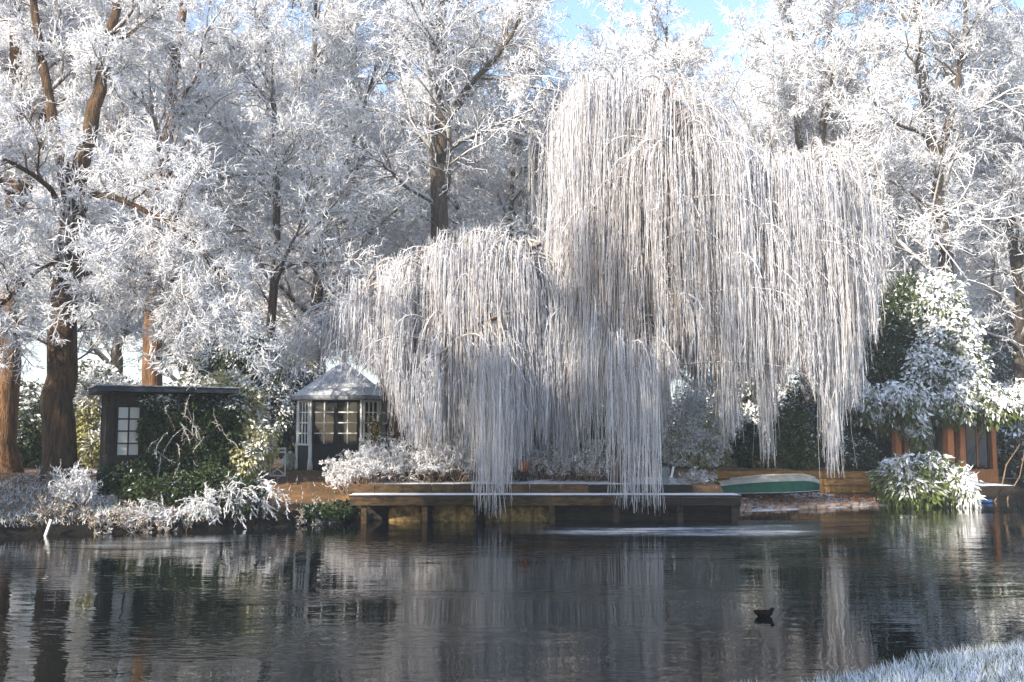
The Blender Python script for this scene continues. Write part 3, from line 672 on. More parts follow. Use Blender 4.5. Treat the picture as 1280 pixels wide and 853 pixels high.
# ------------------------------------------------------------------ shrubs and climbers
def cloud(rng, ells, n):
    """points in lumpy ellipsoids, crowded towards the outside; returns points and outward directions"""
    ells = np.asarray(ells, float); vol = ells[:, 3] * ells[:, 4] + ells[:, 4] * ells[:, 5] + ells[:, 3] * ells[:, 5]
    k = rng.choice(len(ells), n, p=vol / vol.sum())
    d = nrm(rng.normal(size=(n, 3))); e = ells[k]
    lump_ = 1 + 0.16 * np.sin(d[:, 0] * 7 + k) * np.cos(d[:, 2] * 6 + 2 * k) + 0.10 * np.sin(d[:, 1] * 11 + 3 * k)
    rr_ = (0.5 + 0.5 * rng.random(n) ** 0.6) * lump_
    return e[:, :3] + d * e[:, 3:6] * rr_[:, None], d
def shrub(name, label, ells, n, size, mat, seed, frost=0.4, frost_up=0.3, droop=0.5, cat='shrub', group=None, stems=14, width=0.28, spread=0.6, minz=None, frostfn=None, tintv=(0.2, 0.8)):
    rng = rs(seed); ells = np.asarray(ells, float)
    P, d = cloud(rng, ells, n)
    cx, cy = ells[:, 0].mean(), ells[:, 1].mean(); z0 = tz(cx, cy)
    keep = P[:, 2] > (terrain(P[:, 0], P[:, 1]) + 0.03 if minz is None else minz); P = P[keep]; d = d[keep]; n = len(P)
    D = d * spread + rng.normal(size=(n, 3)) * 0.45; D[:, 2] -= droop
    fr = frost + frost_up * d[:, 2] + rng.normal(size=n) * 0.14 + 0.2 * np.sin(P[:, 0] * 5.3 + P[:, 2] * 4.1) * np.sin(P[:, 2] * 6.7 - P[:, 1] * 3.0)
    if frostfn is not None: fr = fr + frostfn(P)
    L = size * rng.uniform(0.6, 1.35, n)
    mb = MB(); mb.leaves(P, D, L, L * width, np.clip(fr, -0.2, 1.2), rng.uniform(tintv[0], tintv[1], n), rng)
    r = thing(name, label, cat, (cx, cy, z0), group)
    part('foliage', mb, M[mat], r)
    sm = MB(); k = rng.integers(0, len(ells), stems)
    T = ells[k, :3] + nrm(rng.normal(size=(stems, 3))) * ells[k, 3:6] * 0.6
    B_ = np.c_[cx + rng.normal(size=stems) * 0.12 + (T[:, 0] - cx) * 0.45, cy + rng.normal(size=stems) * 0.12 + (T[:, 1] - cy) * 0.45, np.zeros(stems)]
    B_[:, 2] = terrain(B_[:, 0], B_[:, 1]) - 0.1
    s_ = np.linspace(0, 1, 6)[None, :, None]
    PP = B_[:, None] + (T - B_)[:, None] * s_ + rng.normal(size=(stems, 6, 3)) * 0.05
    sm.tubes(PP, np.linspace(0.03, 0.008, 6)[None].repeat(stems, 0), 5, 0.1)
    part('stem', sm, M['dead_stem'], r)
    return r
def E(px, py, Y, rx, rz, ry=None):
    """ellipsoid centred on a pixel at depth Y, radii given in pixels there"""
    c = at(px, py, Y); k = Y / F
    return (c[0], c[1], c[2], rx * k, (ry if ry is not None else rx * k), rz * k)
def frost_shrub(name, label, pts, n_st, h, seed, mat='dead_stem', spread=0.5, cat='shrub', group=None, tw=1.0, blobs=0.4, nk=8, nsp=7, frost=0.75):
    """a multi-stemmed bare shrub furred with frost: stems, twigs, spurs and frozen flower heads"""
    rng = rs(seed); pts = np.asarray(pts, float); k = rng.integers(0, len(pts), n_st)
    O = pts[k] + np.c_[rng.normal(size=(n_st, 2)) * 0.14, np.zeros(n_st)]; O[:, 2] = terrain(O[:, 0], O[:, 1]) - 0.05
    D = np.c_[rng.normal(size=(n_st, 2)) * spread, np.ones(n_st)]
    L = h * rng.uniform(0.55, 1.1, n_st)
    P = grow(O, D, L, 6, rng, -0.05, 0.16); R = np.linspace(0.014, 0.006, 7)[None].repeat(n_st, 0)
    st = MB(); st.tubes(P, R, 4, np.broadcast_to(np.linspace(0.25, 0.6, 7), R.shape))
    tw_ = MB()
    O2, D2, t2, _ = kids(P, R, nk, rng, 0.3, 1.0, (0.4, 1.0), 0.1); P2 = grow(O2, D2, rng.uniform(0.12, 0.38, len(O2)) * min(1, h), 3, rng, -0.04, 0.25)
    R2 = np.linspace(0.009, 0.005, 4)[None].repeat(len(P2), 0) * tw
    tw_.tubes(P2, R2, 3, frost - 0.15 + rng.uniform(-.2, .15, len(P2)))
    O3, D3, _, _ = kids(P2, R2, nsp, rng, 0.1, 1.0, (0.4, 1.2), 0)
    tw_.spikes(O3, D3, rng.uniform(0.05, 0.12, len(O3)), rng.uniform(0.006, 0.013, len(O3)) * tw, frost + rng.normal(size=len(O3)) * 0.2)
    nb = int(n_st * nk * blobs * 0.25)
    if nb:
        j = rng.integers(0, len(P2), nb); c = P2[j, -1]
        m_ = 16; dd = nrm(rng.normal(size=(nb, m_, 3)))
        tw_.leaves((c[:, None] + dd * 0.015).reshape(-1, 3), dd.reshape(-1, 3), 0.065, 0.022, 0.75 + rng.normal(size=nb * m_) * 0.2, 0.5, rng)
    c = pts.mean(0); r = thing(name, label, cat, (c[0], c[1], tz(c[0], c[1])), group)
    part('stem', st, M[mat], r); part('twigs', tw_, M['twig'], r)
    return r

# right-hand side
shrub('bamboo_hedge', 'pale yellow-green frosted hedge behind the orange-brown timber wall, beside the willow trunk',
      [E(850, 540, 32.2, 34, 50, 0.8), E(885, 525, 32.4, 40, 62, 0.8), E(915, 550, 32.2, 24, 40, 0.7), E(870, 560, 31.8, 40, 30, 0.6)], 16000, 0.13, 'leaf_yellow_lit', 71, 0.72, 0.2, 0.5, 'hedge', width=0.22)  # pale leaves and heavy frost stand in for sun on the shaded hedge
shrub('evergreen_bush', 'small nearly black bush at the end of the pale frosted hedge', [E(934, 562, 31.4, 17, 26), E(940, 545, 31.6, 12, 16)], 1800, 0.11, 'leaf_dark', 72, -0.05, 0.15, 0.2, stems=6)
shrub('evergreen_bush', 'low yellow-green bush above the upturned boat', [E(985, 550, 31.8, 26, 42), E(970, 575, 31.3, 18, 16), E(1005, 570, 31.4, 18, 22)], 4200, 0.13, 'leaf_green', 73, 0.12, 0.25, 0.1, stems=10)
shrub('evergreen_bush', 'wide dark green bush between the upturned boat and the summerhouse', [E(1040, 545, 32.3, 40, 44), E(1070, 530, 32.6, 36, 50), E(1060, 570, 31.6, 34, 24), E(1020, 500, 33.2, 34, 36)], 9000, 0.13, 'leaf_dark', 74, 0.22, 0.3, 0.2)
def frR(P): return 0.0 * P[:, 0]
shrub('evergreen_tree', 'tall dark green evergreen bush rising above the dark wide bush', [E(1128, 395, 34.2, 42, 50), E(1110, 440, 34.0, 40, 50), E(1135, 470, 33.8, 40, 46), E(1100, 490, 33.6, 30, 40), E(1120, 540, 33.6, 34, 45)], 15000, 0.16, 'leaf_dark', 75, 0.16, 0.25, 0.15, stems=16)
shrub('evergreen_tree', 'tall evergreen thickly furred with frost over the pergola', [E(1170, 385, 33.6, 36, 44), E(1185, 430, 33.2, 42, 50), E(1195, 470, 32.8, 38, 36), E(1160, 470, 32.8, 28, 40)], 11000, 0.17, 'leaf_green', 76, 0.62, 0.25, 0.7, stems=14)
rng = rs(77)
shrub('climbing_plant', 'band of drooping frosted leaves growing along the top of the pergola', [E(1080 + k * 23, 506 + 6 * math.sin(k * 1.9) - (4 if k > 6 else 0), 31.0 + 0.25 * math.sin(k * 2.3), 20, 24 + 6 * math.sin(k * 1.3), 0.7) for k in range(11)] + [E(1148, 535, 30.7, 13, 30, 0.3), E(1135, 520, 30.7, 14, 26, 0.3)],
      10500, 0.19, 'leaf_green', 77, 0.55, 0.25, 1.0, 'climber', stems=10, width=0.22, minz=1.2)
shrub('waterside_bush', 'drooping green bush overhanging the water below the summerhouse posts', [E(1125, 600, 29.4, 34, 30, 0.7), E(1165, 598, 29.4, 40, 32, 0.7), E(1190, 612, 29.2, 28, 24, 0.5), E(1145, 615, 28.9, 40, 18, 0.4)], 7000, 0.22, 'leaf_green', 78, 0.28, 0.42, 0.9, stems=16, width=0.16, minz=0.02)
shrub('waterside_bush', 'spray of white frosted grass leaning to the water beside the drooping green bush', [E(1204, 606, 28.9, 14, 24, 0.3), E(1212, 620, 28.8, 10, 12, 0.25)], 900, 0.26, 'leaf_green', 79, 0.8, 0.2, 1.0, stems=8, width=0.10, minz=0.02)
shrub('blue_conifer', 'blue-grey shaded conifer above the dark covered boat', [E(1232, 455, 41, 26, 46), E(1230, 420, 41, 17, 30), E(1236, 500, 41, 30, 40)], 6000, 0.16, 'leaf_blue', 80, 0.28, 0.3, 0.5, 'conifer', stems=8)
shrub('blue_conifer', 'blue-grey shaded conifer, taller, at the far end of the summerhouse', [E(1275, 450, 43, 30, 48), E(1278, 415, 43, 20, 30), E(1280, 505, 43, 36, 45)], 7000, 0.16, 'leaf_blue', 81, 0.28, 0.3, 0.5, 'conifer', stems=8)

# left-hand side
shrub('frosted_bush', 'sunlit frosted yellow-green bush leaning against the ivy-covered shed', [E(300, 520, 26.4, 32, 45, 0.8), E(318, 555, 26.0, 26, 32, 0.7), E(285, 490, 26.8, 26, 26, 0.7), E(305, 575, 25.6, 26, 24, 0.6)], 11000, 0.13, 'leaf_yellow_lit', 82, 0.42, 0.2, 0.6, stems=14)
shrub('evergreen_tree', 'grey-green frosted evergreen standing behind the shed and the folding chair', [E(300, 450, 33.0, 46, 40), E(345, 470, 33.4, 40, 42), E(270, 440, 34.0, 36, 36), E(340, 520, 32.6, 34, 46), E(375, 490, 33.5, 30, 40)], 24000, 0.13, 'leaf_dark', 83, 0.45, 0.25, 0.8, stems=16)
shrub('frosted_bush', 'yellowish frosted bush between the forked brown trunk and the shed wall', [E(112, 530, 31, 18, 34), E(120, 560, 30.5, 16, 22), E(100, 560, 31, 14, 26)], 3800, 0.14, 'leaf_yellow', 84, 0.3, 0.25, 0.3, stems=8)
shrub('evergreen_bush', 'dark leafy bush between the two big trunks', [E(38, 555, 30.5, 18, 34), E(48, 530, 31, 14, 26)], 3200, 0.15, 'leaf_dark', 85, 0.15, 0.2, 0.3, stems=8)
# ivy over the shed is built with the shed below

# unseen yews added outside the view to shade shed front and water's edge
for px_, py_, r_, h_, sd_, lab in ((-13.4, 19.9, 1.9, 6.2, 150, 'unseen dark yew added for shade on the bank past the low frosted brambles'), (-16.8, 21.6, 2.1, 6.6, 151, 'taller unseen dark yew added for shade on the bank past the orange trunk')):
    z_ = tz(px_, py_); shrub('shade_yew', lab, [(px_, py_, z_ + h_ * f_, r_ * (1.05 - 0.85 * f_), r_ * (1.05 - 0.85 * f_), h_ * 0.2) for f_ in (0.15, 0.35, 0.55, 0.75, 0.9)], 9000, 0.15, 'leaf_dark', sd_, 0.2, 0.25, 0.3, 'tree', stems=6)

# the hedge line closing the view under the wood
HEDGE_G = 'shrubs under the wood behind the garden'
r0 = shrub('woodland_shrub', 'dense frosted shrub under the trees of the wood behind the garden', [(0, 0, 1.3, 1.6, 1.3, 1.3), (0.9, 0.2, 2.1, 1.2, 1.0, 1.0), (-0.9, -0.2, 1.9, 1.2, 1.0, 1.1), (0, 0, 2.9, 0.9, 0.8, 0.8)], 15000, 0.15, 'leaf_dark', 86, 0.42, 0.3, 0.4, group=HEDGE_G, minz=0.05)
r0.location = (0, 0, 0)
OFF0 = None
rr = rs(90); first = True
for row, (Yh, n) in enumerate(((38.5, 10), (44, 11), (51, 11))):
    for k in range(n):
        px = -70 + (k + rr.uniform(0.1, 0.9)) / n * 1420; x = at(px, 560, Yh)[0]; yy = Yh + rr.uniform(-1.5, 1.5)
        loc = (x, yy, tz(x, yy) - 0.1); sc = rr.uniform(0.85, 1.35); sc = (sc * 1.15, sc, sc * rr.uniform(0.8, 1.25))
        if first: r0.location = loc; r0.rotation_euler = (0, 0, rr.uniform(0, 6.28)); r0.scale = sc; first = False
        else: copy_tree(r0, loc, rr.uniform(0, 6.28), sc)

# ------------------------------------------------------------------ dock, terrace edging, mossy stones
DX0, DX1 = at(437, 620, 23.75)[0], at(926, 620, 23.75)[0]; DZ = 0.66
dk = thing('dock', 'long low timber dock on posts along the terrace edge, under the tall willow', 'dock', ((DX0 + DX1) / 2, 24.2, 0))
nb = 5
for k in range(nb):
    w_ = 0.80 / nb; mb = MB(); cut = RNG.uniform(0.0, 0.05)
    mb.box(((DX0 + DX1) / 2, 23.78 + (k + 0.5) * w_, DZ - 0.025), (DX1 - DX0 + 0.06 - cut, w_ - 0.012, 0.05), 0, 0.12); part('plank', mb, M['timber_dark'], dk)
npx = [437, 530, 610, 690, 770, 850, 926]
for k in range(6):
    xa = at(npx[k], 630, 23.8)[0]; xb = at(npx[k + 1], 630, 23.8)[0]; mb = MB()
    mb.box(((xa + xb) / 2, 23.80, DZ - 0.15), (xb - xa - 0.008, 0.07, 0.19), 0, 0.0, tint=RNG.uniform(0.2, 0.6)); part('fascia_board', mb, M['timber_gold_shaded'] if k < 4 else M['timber_dark'], dk)  # right-hand boards switch to black timber: shade put into the colour
for px in (455, 531, 610, 690, 770, 850, 918):
    mb = MB(); x = at(px, 640, 23.9)[0]; mb.box((x, 23.92, 0.1), (0.13, 0.13, 0.98), 0, 0.0, tint=RNG.uniform(0.3, 0.8)); part('post', mb, M['timber_gold_shaded'] if px < 760 else M['timber_dark'], dk)  # right-hand posts darker, with their shade put into the timber colour
mb = MB(); mb.box((DX1 - 0.04, 24.25, 0.33), (0.07, 0.85, 0.50), 0, 0); part('end_board', mb, M['timber_dark'], dk)
mb = MB(); mb.box(((DX0 + DX1) / 2, 24.64, 0.2), (DX1 - DX0, 0.1, 0.8), 0, 0); part('back_board', mb, M['timber_dark'], dk)  # dark board put in to carry the shade under the dock

wl_ = thing('mossy_stone_bank', 'row of mossy yellow-brown boulders in the shade under the dock', 'boulders', (0, 24.45, 0))
def boulder(c, r, seed, squash=0.75):
    rng = rs(seed); n, m_ = 14, 9; V = []
    ph = rng.uniform(0, 6.28, 6)
    for i in range(m_):
        th = math.pi * i / (m_ - 1)
        for j in range(n):
            a = 2 * math.pi * j / n
            k = 1 + 0.10 * math.sin(3 * a + ph[0]) * math.sin(2 * th + ph[1]) + 0.08 * math.sin(5 * a + ph[2] + 2 * th) + 0.05 * math.sin(7 * th + ph[3])
            x, y, z = math.sin(th) * math.cos(a), math.sin(th) * math.sin(a), math.cos(th)
            q_ = lambda t_: math.copysign(abs(t_) ** 0.75, t_)
            V.append((c[0] + r[0] * k * q_(x), c[1] + r[1] * k * q_(y), c[2] + r[2] * k * q_(z)))
    idx = np.arange(n * m_).reshape(m_, n); nx = np.roll(idx, -1, 1)
    mb = MB(); mb.add(V, np.stack([idx[:-1], idx[1:], nx[1:], nx[:-1]], -1).reshape(-1, 4), 0, True, tint=rng.uniform(0.35, 0.65)); return mb
for k, (px, w_) in enumerate(((508, 22), (560, 20), (583, 13), (624, 17), (652, 19), (677, 11))):
    c = at(px, 640, 24.3); part('boulder', boulder((c[0], 24.42, 0.14), (w_ / 52, 0.24, 0.30 + 0.04 * math.sin(k * 2)), 200 + k), M['moss_stone'], wl_)

ke = thing('terrace_edging', 'low row of brown edging blocks at the back of the dock', 'edging', (0, 24.82, DZ))
xs = [at(p, 610, 24.8)[0] for p in (437, 470, 505, 540, 566, 600, 628, 662, 700, 735, 775, 815, 864)]
for k in range(len(xs) - 1):
    mb = MB(); mb.box(((xs[k] + xs[k + 1]) / 2, 24.66 + RNG.uniform(-.012, .012), 0.755), (xs[k + 1] - xs[k] - 0.015, 0.17, 0.23), RNG.uniform(-.01, .01), 0.05, tint=RNG.uniform(0.15, 0.9))
    part('block', mb, M['timber_gold_shaded'] if k < 9 else M['timber_dark'], ke)  # right-hand blocks darker, carrying the shade as colour

# ------------------------------------------------------------------ orange-brown timber wall, boat, beach litter
tw_ = thing('timber_wall', 'low orange-brown timber retaining wall behind the upturned boat', 'wall', (7.8, 30.5, 0.4))
xa, xb = at(826, 600, 30.5)[0], at(1092, 600, 30.5)[0]
for row in range(3):
    x = xa - row * 0.35
    while x < xb:
        l_ = min(RNG.uniform(1.5, 2.3), xb - x + 0.02); mb = MB()
        mb.box((x + l_ / 2, 30.46 + RNG.uniform(-.02, .02), 0.42 + row * 0.215), (l_ - 0.012, 0.14, 0.205), 0, 0.0, tint=RNG.uniform(0.3, 0.75)); part('sleeper', mb, M['sleeper'], tw_); x += l_

def upturned_boat():
    c = ground(948, 612, 0.42); c[1] = 29.1
    L, Wd, H = 2.95, 1.15, 0.47
    rt = thing('rowing_boat', 'upturned white dinghy with a green band lying on the beach', 'boat', (c[0], c[1], tz(c[0], c[1])))
    z0 = 0.40; n = 25; m_ = 11
    def sec(u):       # u -1..1 along the keel; half width and height there; transom left, stem right
        w = Wd / 2 * (1 - max(0, (u - 0.1) / 0.9) ** 2.4) * (1 - 0.16 * max(0, -u) ** 2)
        h = H * (1 - 0.35 * max(0, (u - 0.55) / 0.45) ** 2 - 0.30 * max(0, -u) ** 1.5); return max(w, 0.02), h
    V = np.zeros((n, m_, 3))
    for i in range(n):
        u = -1 + 2 * i / (n - 1); w, h = sec(u)
        for j in range(m_):
            a = math.pi * j / (m_ - 1); cc = math.cos(a); ss = math.sin(a)
            V[i, j] = (c[0] + u * L / 2, c[1] + w * math.copysign(abs(cc) ** 0.7, cc) * -1, z0 + 0.02 + h * ss ** 0.75 + 0.035 * u)
    idx = np.arange(n * m_).reshape(n, m_)
    q = np.stack([idx[:-1, :-1], idx[1:, :-1], idx[1:, 1:], idx[:-1, 1:]], -1)
    lo = q[:, [0, 1, m_ - 3, m_ - 2]].reshape(-1, 4); hi = q[:, 2:m_ - 3].reshape(-1, 4)
    mb = MB(); mb.add(V.reshape(-1, 3), [hi, idx[0][None, ::-1].copy()], 0.15, True); hull = part('hull', mb, M['boat_white'], rt)
    mb = MB(); mb.add(V.reshape(-1, 3), lo, 0.0, True); part('green_band', mb, M['boat_green'], rt)
    for sgn in (0, m_ - 1):
        mb = MB(); P = V[:, sgn].copy(); P[:, 2] -= 0.005; mb.tubes(P[None], np.full((1, n), 0.022), 6, 0.2); part('gunwale', mb, M['timber_dark'], rt)
    mb = MB(); P = V[3:-1, m_ // 2].copy(); P[:, 2] += 0.015; mb.tubes(P[None], np.full((1, len(P)), 0.022), 5, 0.4); part('keel', mb, M['boat_white'], rt)
upturned_boat()
def lathe_thing(name, label, cat, prof, c, mat, n=18, group=None):
    mb = MB(); mb.lathe(prof, c, n); return single(name, mb, mat, label, cat, tuple(c), group)
POT = [(0.0, 0.0), (0.11, 0.0), (0.16, 0.26), (0.185, 0.26), (0.185, 0.32), (0.16, 0.32), (0.15, 0.27), (0.0, 0.26)]
c = ground(967, 612, 0.36); c[2] = tz(c[0], c[1])
mb = MB(); mb.tubes(np.array([[[c[0] - 0.16, c[1], c[2] + 0.09], [c[0] + 0.16, c[1] - 0.05, c[2] + 0.09]]]), np.array([[0.09, 0.12]]), 16, 0.1, cap=True); mb.lathe([(0.0, 0.10), (0.06, 0.17), (0.09, 0.10)], (c[0], c[1], c[2]), 12)
single('flower_pot', mb, M['terracotta'], 'small orange-red pot lying on the beach in front of the boat', 'pot', tuple(c))

# beach litter
rng = rs(95)
n = 2600; x = rng.uniform(5.5, 11.5, n); y = np.interp(x, FX, FY) + 0.1 + rng.random(n) ** 0.8 * 3.4; keep = y < 30.35; x, y = x[keep], y[keep]; n = len(x)
mb = MB(); O = np.c_[x, y, terrain(x, y) + 0.012]; D = np.c_[rng.normal(size=(n, 2)), rng.uniform(-0.05, 0.35, n)]
mb.leaves(O, D, rng.uniform(0.05, 0.12, n), rng.uniform(0.02, 0.04, n), rng.uniform(-0.1, 0.75, n), rng.random(n), rng)
struct('fallen_leaves', mb, M['fallen_leaf'], 'stuff', 'reddish fallen leaves and twigs strewn over the frosty beach')['category'] = 'leaves'
n = 2000; x = rng.uniform(-13, -6.4, n); y = np.interp(x, FX, FY) + 0.3 + rng.random(n) * 9; mb = MB(); O = np.c_[x, y, terrain(x, y) + 0.012]; D = np.c_[rng.normal(size=(n, 2)), rng.uniform(-0.05, 0.35, n)]
mb.leaves(O, D, rng.uniform(0.05, 0.12, n), rng.uniform(0.02, 0.04, n), rng.uniform(-0.2, 0.6, n), rng.random(n), rng)
struct('fallen_leaves', mb, M['fallen_leaf'], 'stuff', 'brown fallen leaves on the bank below the big trunks')['category'] = 'leaves'
for k in range(26):
    x = rng.uniform(5.6, 11.0); y = float(np.interp(x, FX, FY)) + rng.uniform(0.02, 0.35); s_ = rng.uniform(0.06, 0.14)
    o = boulder((x, y, tz(x, y) + 0.02), (s_ * 1.4, s_, s_ * 0.6), 300 + k); single('stone', o, M['pebble'], 'frosted stone at the edge of the beach beside the dock end', 'stone', (x, y, tz(x, y)), 'stones along the beach edge')

frost_shrub('frosted_bramble', 'low frosted weeds on the corner between the dock end and the beach', [np.array([x_, y_, 0.8]) for x_, y_ in ((4.6, 25.6), (5.0, 26.4), (5.2, 27.4), (4.7, 27.0))], 46, 0.32, 160, spread=0.9, blobs=0.1, cat='brambles', frost=0.4)

# ------------------------------------------------------------------ gazebo
def window_grid(parent, p0, p1, z0, z1, cols, rows, frame_m, bar_m, glass_m, th=0.06, fw=0.05):
    """a glazed panel between plan points p0 and p1: frame, muntins, one pane per light"""
    p0 = np.array([p0[0], p0[1], 0.0]); p1 = np.array([p1[0], p1[1], 0.0]); L = np.linalg.norm(p1 - p0); e = (p1 - p0) / L; rz = math.atan2(e[1], e[0])
    mb = MB()
    mid = (p0 + p1) / 2
    for z in (z0 + fw / 2, z1 - fw / 2): mb.box((mid[0], mid[1], z), (L, th + 0.03, fw), rz)
    for p in (p0 + e * fw / 2, p1 - e * fw / 2): mb.box((p[0], p[1], (z0 + z1) / 2), (fw, th + 0.026, z1 - z0 - 2 * fw), rz)
    win = part('window', mb, frame_m, parent)
    iw = L - 2 * fw; ih = z1 - z0 - 2 * fw; bw = 0.034
    for k in range(1, cols):
        mb = MB(); p = p0 + e * (fw + iw * k / cols); mb.box((p[0], p[1], (z0 + z1) / 2), (bw, th, ih), rz); part('muntin', mb, bar_m, win)
    for k in range(1, rows):
        mb = MB(); mb.box((mid[0], mid[1], z0 + fw + ih * k / rows), (iw, th - 0.006, bw), rz); part('muntin', mb, bar_m, win)
    for i in range(cols):
        for j in range(rows):
            p = p0 + e * (fw + iw * (i + 0.5) / cols); mb = MB()
            mb.box((p[0], p[1], z0 + fw + ih * (j + 0.5) / rows), (iw / cols - bw, 0.006, ih / rows - bw), rz); part('pane', mb, glass_m, win)
    return win
gz = tz(-5.1, 29.5); xL, xR = at(388, 560, 29.0)[0], at(451, 560, 29.0)[0]; cx = (xL + xR) / 2; hw = (xR - xL) / 2; ch = 0.48; yF = 29.0
yB = yF + 2 * hw + 2 * ch; cy = (yF + yB) / 2
corners = [(cx - hw, yF), (cx + hw, yF), (cx + hw + ch, yF + ch), (cx + hw + ch, yB - ch), (cx + hw, yB), (cx - hw, yB), (cx - hw - ch, yB - ch), (cx - hw - ch, yF + ch)]
gzb = thing('gazebo', 'small glazed gazebo with white posts, black panels and grey pointed roof', 'gazebo', (cx, cy, gz))
mb = MB(); P = np.array([(x, y) for x, y in corners]); top = [(*(p + (p - [cx, cy]) * 0.02), gz + 0.06) for p in P]; bot = [(*(p + (p - [cx, cy]) * 0.02), gz - 0.3) for p in P]
mb.add(top + bot, [np.array([list(range(8))]), np.array([[k + 8, (k + 1) % 8 + 8, (k + 1) % 8, k] for k in range(8)])]); part('base', mb, M['timber_dark'], gzb)
ZS, ZT = gz + 0.74, gz + 2.06
for k in range(8):
    a = np.array(corners[k]); b_ = np.array(corners[(k + 1) % 8]); e = (b_ - a) / np.linalg.norm(b_ - a); rz = math.atan2(e[1], e[0]); L = np.linalg.norm(b_ - a)
    mb = MB(); mb.lathe([(0.0, -0.02), (0.085, -0.02), (0.085, 0.10), (0.062, 0.30), (0.058, 0.72), (0.042, 0.78), (0.04, 2.0), (0.055, 2.06), (0.0, 2.06)], (a[0], a[1], gz + 0.06), 10); part('post', mb, M['white_paint'], gzb)
    m_ = (a + b_) / 2; mb = MB(); mb.box((m_[0], m_[1], gz + 0.40), (L - 0.11, 0.05, 0.68), rz); part('panel', mb, M['black_paint'], gzb)
    i0, i1 = a + e * 0.06, b_ - e * 0.06; half_ = (i0 + i1) / 2
    if k == 4: mb = MB(); mb.box((m_[0], m_[1], (ZS + ZT) / 2), (L - 0.12, 0.05, ZT - ZS), rz); part('panel', mb, M['black_paint'], gzb)  # closed back side, added in place of a window to darken the interior
    elif k == 0:
        for s0, s1 in ((i0, half_ - e * 0.004), (half_ + e * 0.004, i1)): window_grid(gzb, s0, s1, ZS, ZT, 2, 4, M['black_paint'], M['white_paint'], M['glass'])
    elif k in (3, 5): mb = MB(); mb.box((m_[0], m_[1], (ZS + ZT) / 2), (L - 0.12, 0.05, ZT - ZS), rz); part('panel', mb, M['black_paint'], gzb)  # black panels added instead of back windows to keep light out
    else: window_grid(gzb, i0, i1, ZS, ZT, 3 if k in (1, 3, 5, 7) else 4, 4, M['black_paint'] if k % 2 == 0 else M['white_paint'], M['white_paint'], M['glass'])
    mb = MB(); mb.box((m_[0], m_[1], gz + 2.11), (L, 0.07, 0.09), rz); part('wall_plate', mb, M['black_paint'], gzb)
# roof: eight slopes with a drooping thick edge
mb = MB(); rings = []
for sc_, z in ((1.0, 2.10), (1.13, 2.06), (1.15, 2.10), (1.14, 2.20), (0.93, 2.40), (0.6, 2.72), (0.3, 3.02), (0.05, 3.24)):
    rings.append([(cx + (x - cx) * sc_, cy + (y - cy) * sc_, gz + z) for x, y in corners])
V = np.array(rings).reshape(-1, 3); idx = np.arange(len(V)).reshape(len(rings), 8); nx = np.roll(idx, -1, 1)
mb.add(V, [np.stack([idx[:-1], nx[:-1], nx[1:], idx[1:]], -1).reshape(-1, 4), idx[-1][None]], 0.2); roof = part('roof', mb, M['roof_felt'], gzb)
mb = MB(); mb.lathe([(0.0, 3.18), (0.09, 3.20), (0.06, 3.30), (0.09, 3.38), (0.03, 3.5), (0.0, 3.52)], (cx, cy, gz), 10, 0.3); part('finial', mb, M['roof_felt'], roof)
mb = MB(); mb.lathe([(0.0, 0.70), (0.5, 0.70), (0.5, 0.74), (0.0, 0.74)], (cx, cy, gz), 18); mb.lathe([(0.0, 0.06), (0.06, 0.06), (0.05, 0.7)], (cx, cy, gz), 8)
single('round_table', mb, M['timber_dark'], 'dark round table seen through the gazebo windows', 'table', (cx, cy, gz + 0.06))

# things around the gazebo
def folding_chair():
    c = ground(347, 592, gz); c[2] = tz(c[0], c[1]); r = thing('folding_chair', 'white folding garden chair on the path beside the gazebo', 'chair', tuple(c))
    w, d, H, s = 0.40, 0.42, 0.80, 0.44
    ca, sa = math.cos(0.12), math.sin(0.12)
    def p(x, y, z): return np.array([c[0] + x * ca - y * sa, c[1] + x * sa + y * ca, c[2] + z])
    for sx in (-1, 1):
        mb = MB(); mb.bar(p(sx * w / 2, -0.02, 0), p(sx * w / 2, 0.0, H), 0.035); part('leg', mb, M['white_paint'], r)
        mb = MB(); mb.bar(p(sx * (w / 2 - .03), d, 0), p(sx * (w / 2 - .03), 0.05, s + 0.02), 0.03); part('leg', mb, M['white_paint'], r)
    for z in (H - 0.03, H - 0.13):
        mb = MB(); mb.bar(p(-w / 2, -0.02, z), p(w / 2, -0.02, z), 0.02, 0.055); part('back_slat', mb, M['white_paint'], r)
    for k in range(5):
        mb = MB(); mb.bar(p(-w / 2 + .02, 0.04 + k * 0.085, s), p(w / 2 - .02, 0.04 + k * 0.085, s), 0.07, 0.02, 0.3); part('seat_slat', mb, M['white_paint'], r)
    mb = MB(); mb.bar(p(-w / 2, -0.045, s - 0.06), p(w / 2, -0.04, 0.05), 0.02, 0.03); part('cross_brace', mb, M['white_paint'], r)
    mb = MB(); mb.bar(p(-w / 2, -0.035, 0.05), p(w / 2, -0.035, s - 0.06), 0.02, 0.03); part('cross_brace', mb, M['white_paint'], r)
    mb = MB(); mb.bar(p(-w / 2, -0.03, 0.03), p(w / 2, -0.03, 0.03), 0.025, 0.04); part('rail', mb, M['white_paint'], r)
    mb = MB(); mb.bar(p(-w / 2, -0.03, s - 0.03), p(w / 2, -0.03, s - 0.03), 0.025, 0.04); part('rail', mb, M['white_paint'], r)
folding_chair()
c = at(331, 590, 29.9); c[2] = tz(c[0], c[1]); lathe_thing('flower_pot', 'orange-red terracotta pot beside the folding chair', 'pot', [(a * 1.05, b_ * 1.05) for a, b_ in POT], c, M['terracotta'])
c = at(361, 590, 29.5); c[2] = tz(c[0], c[1])
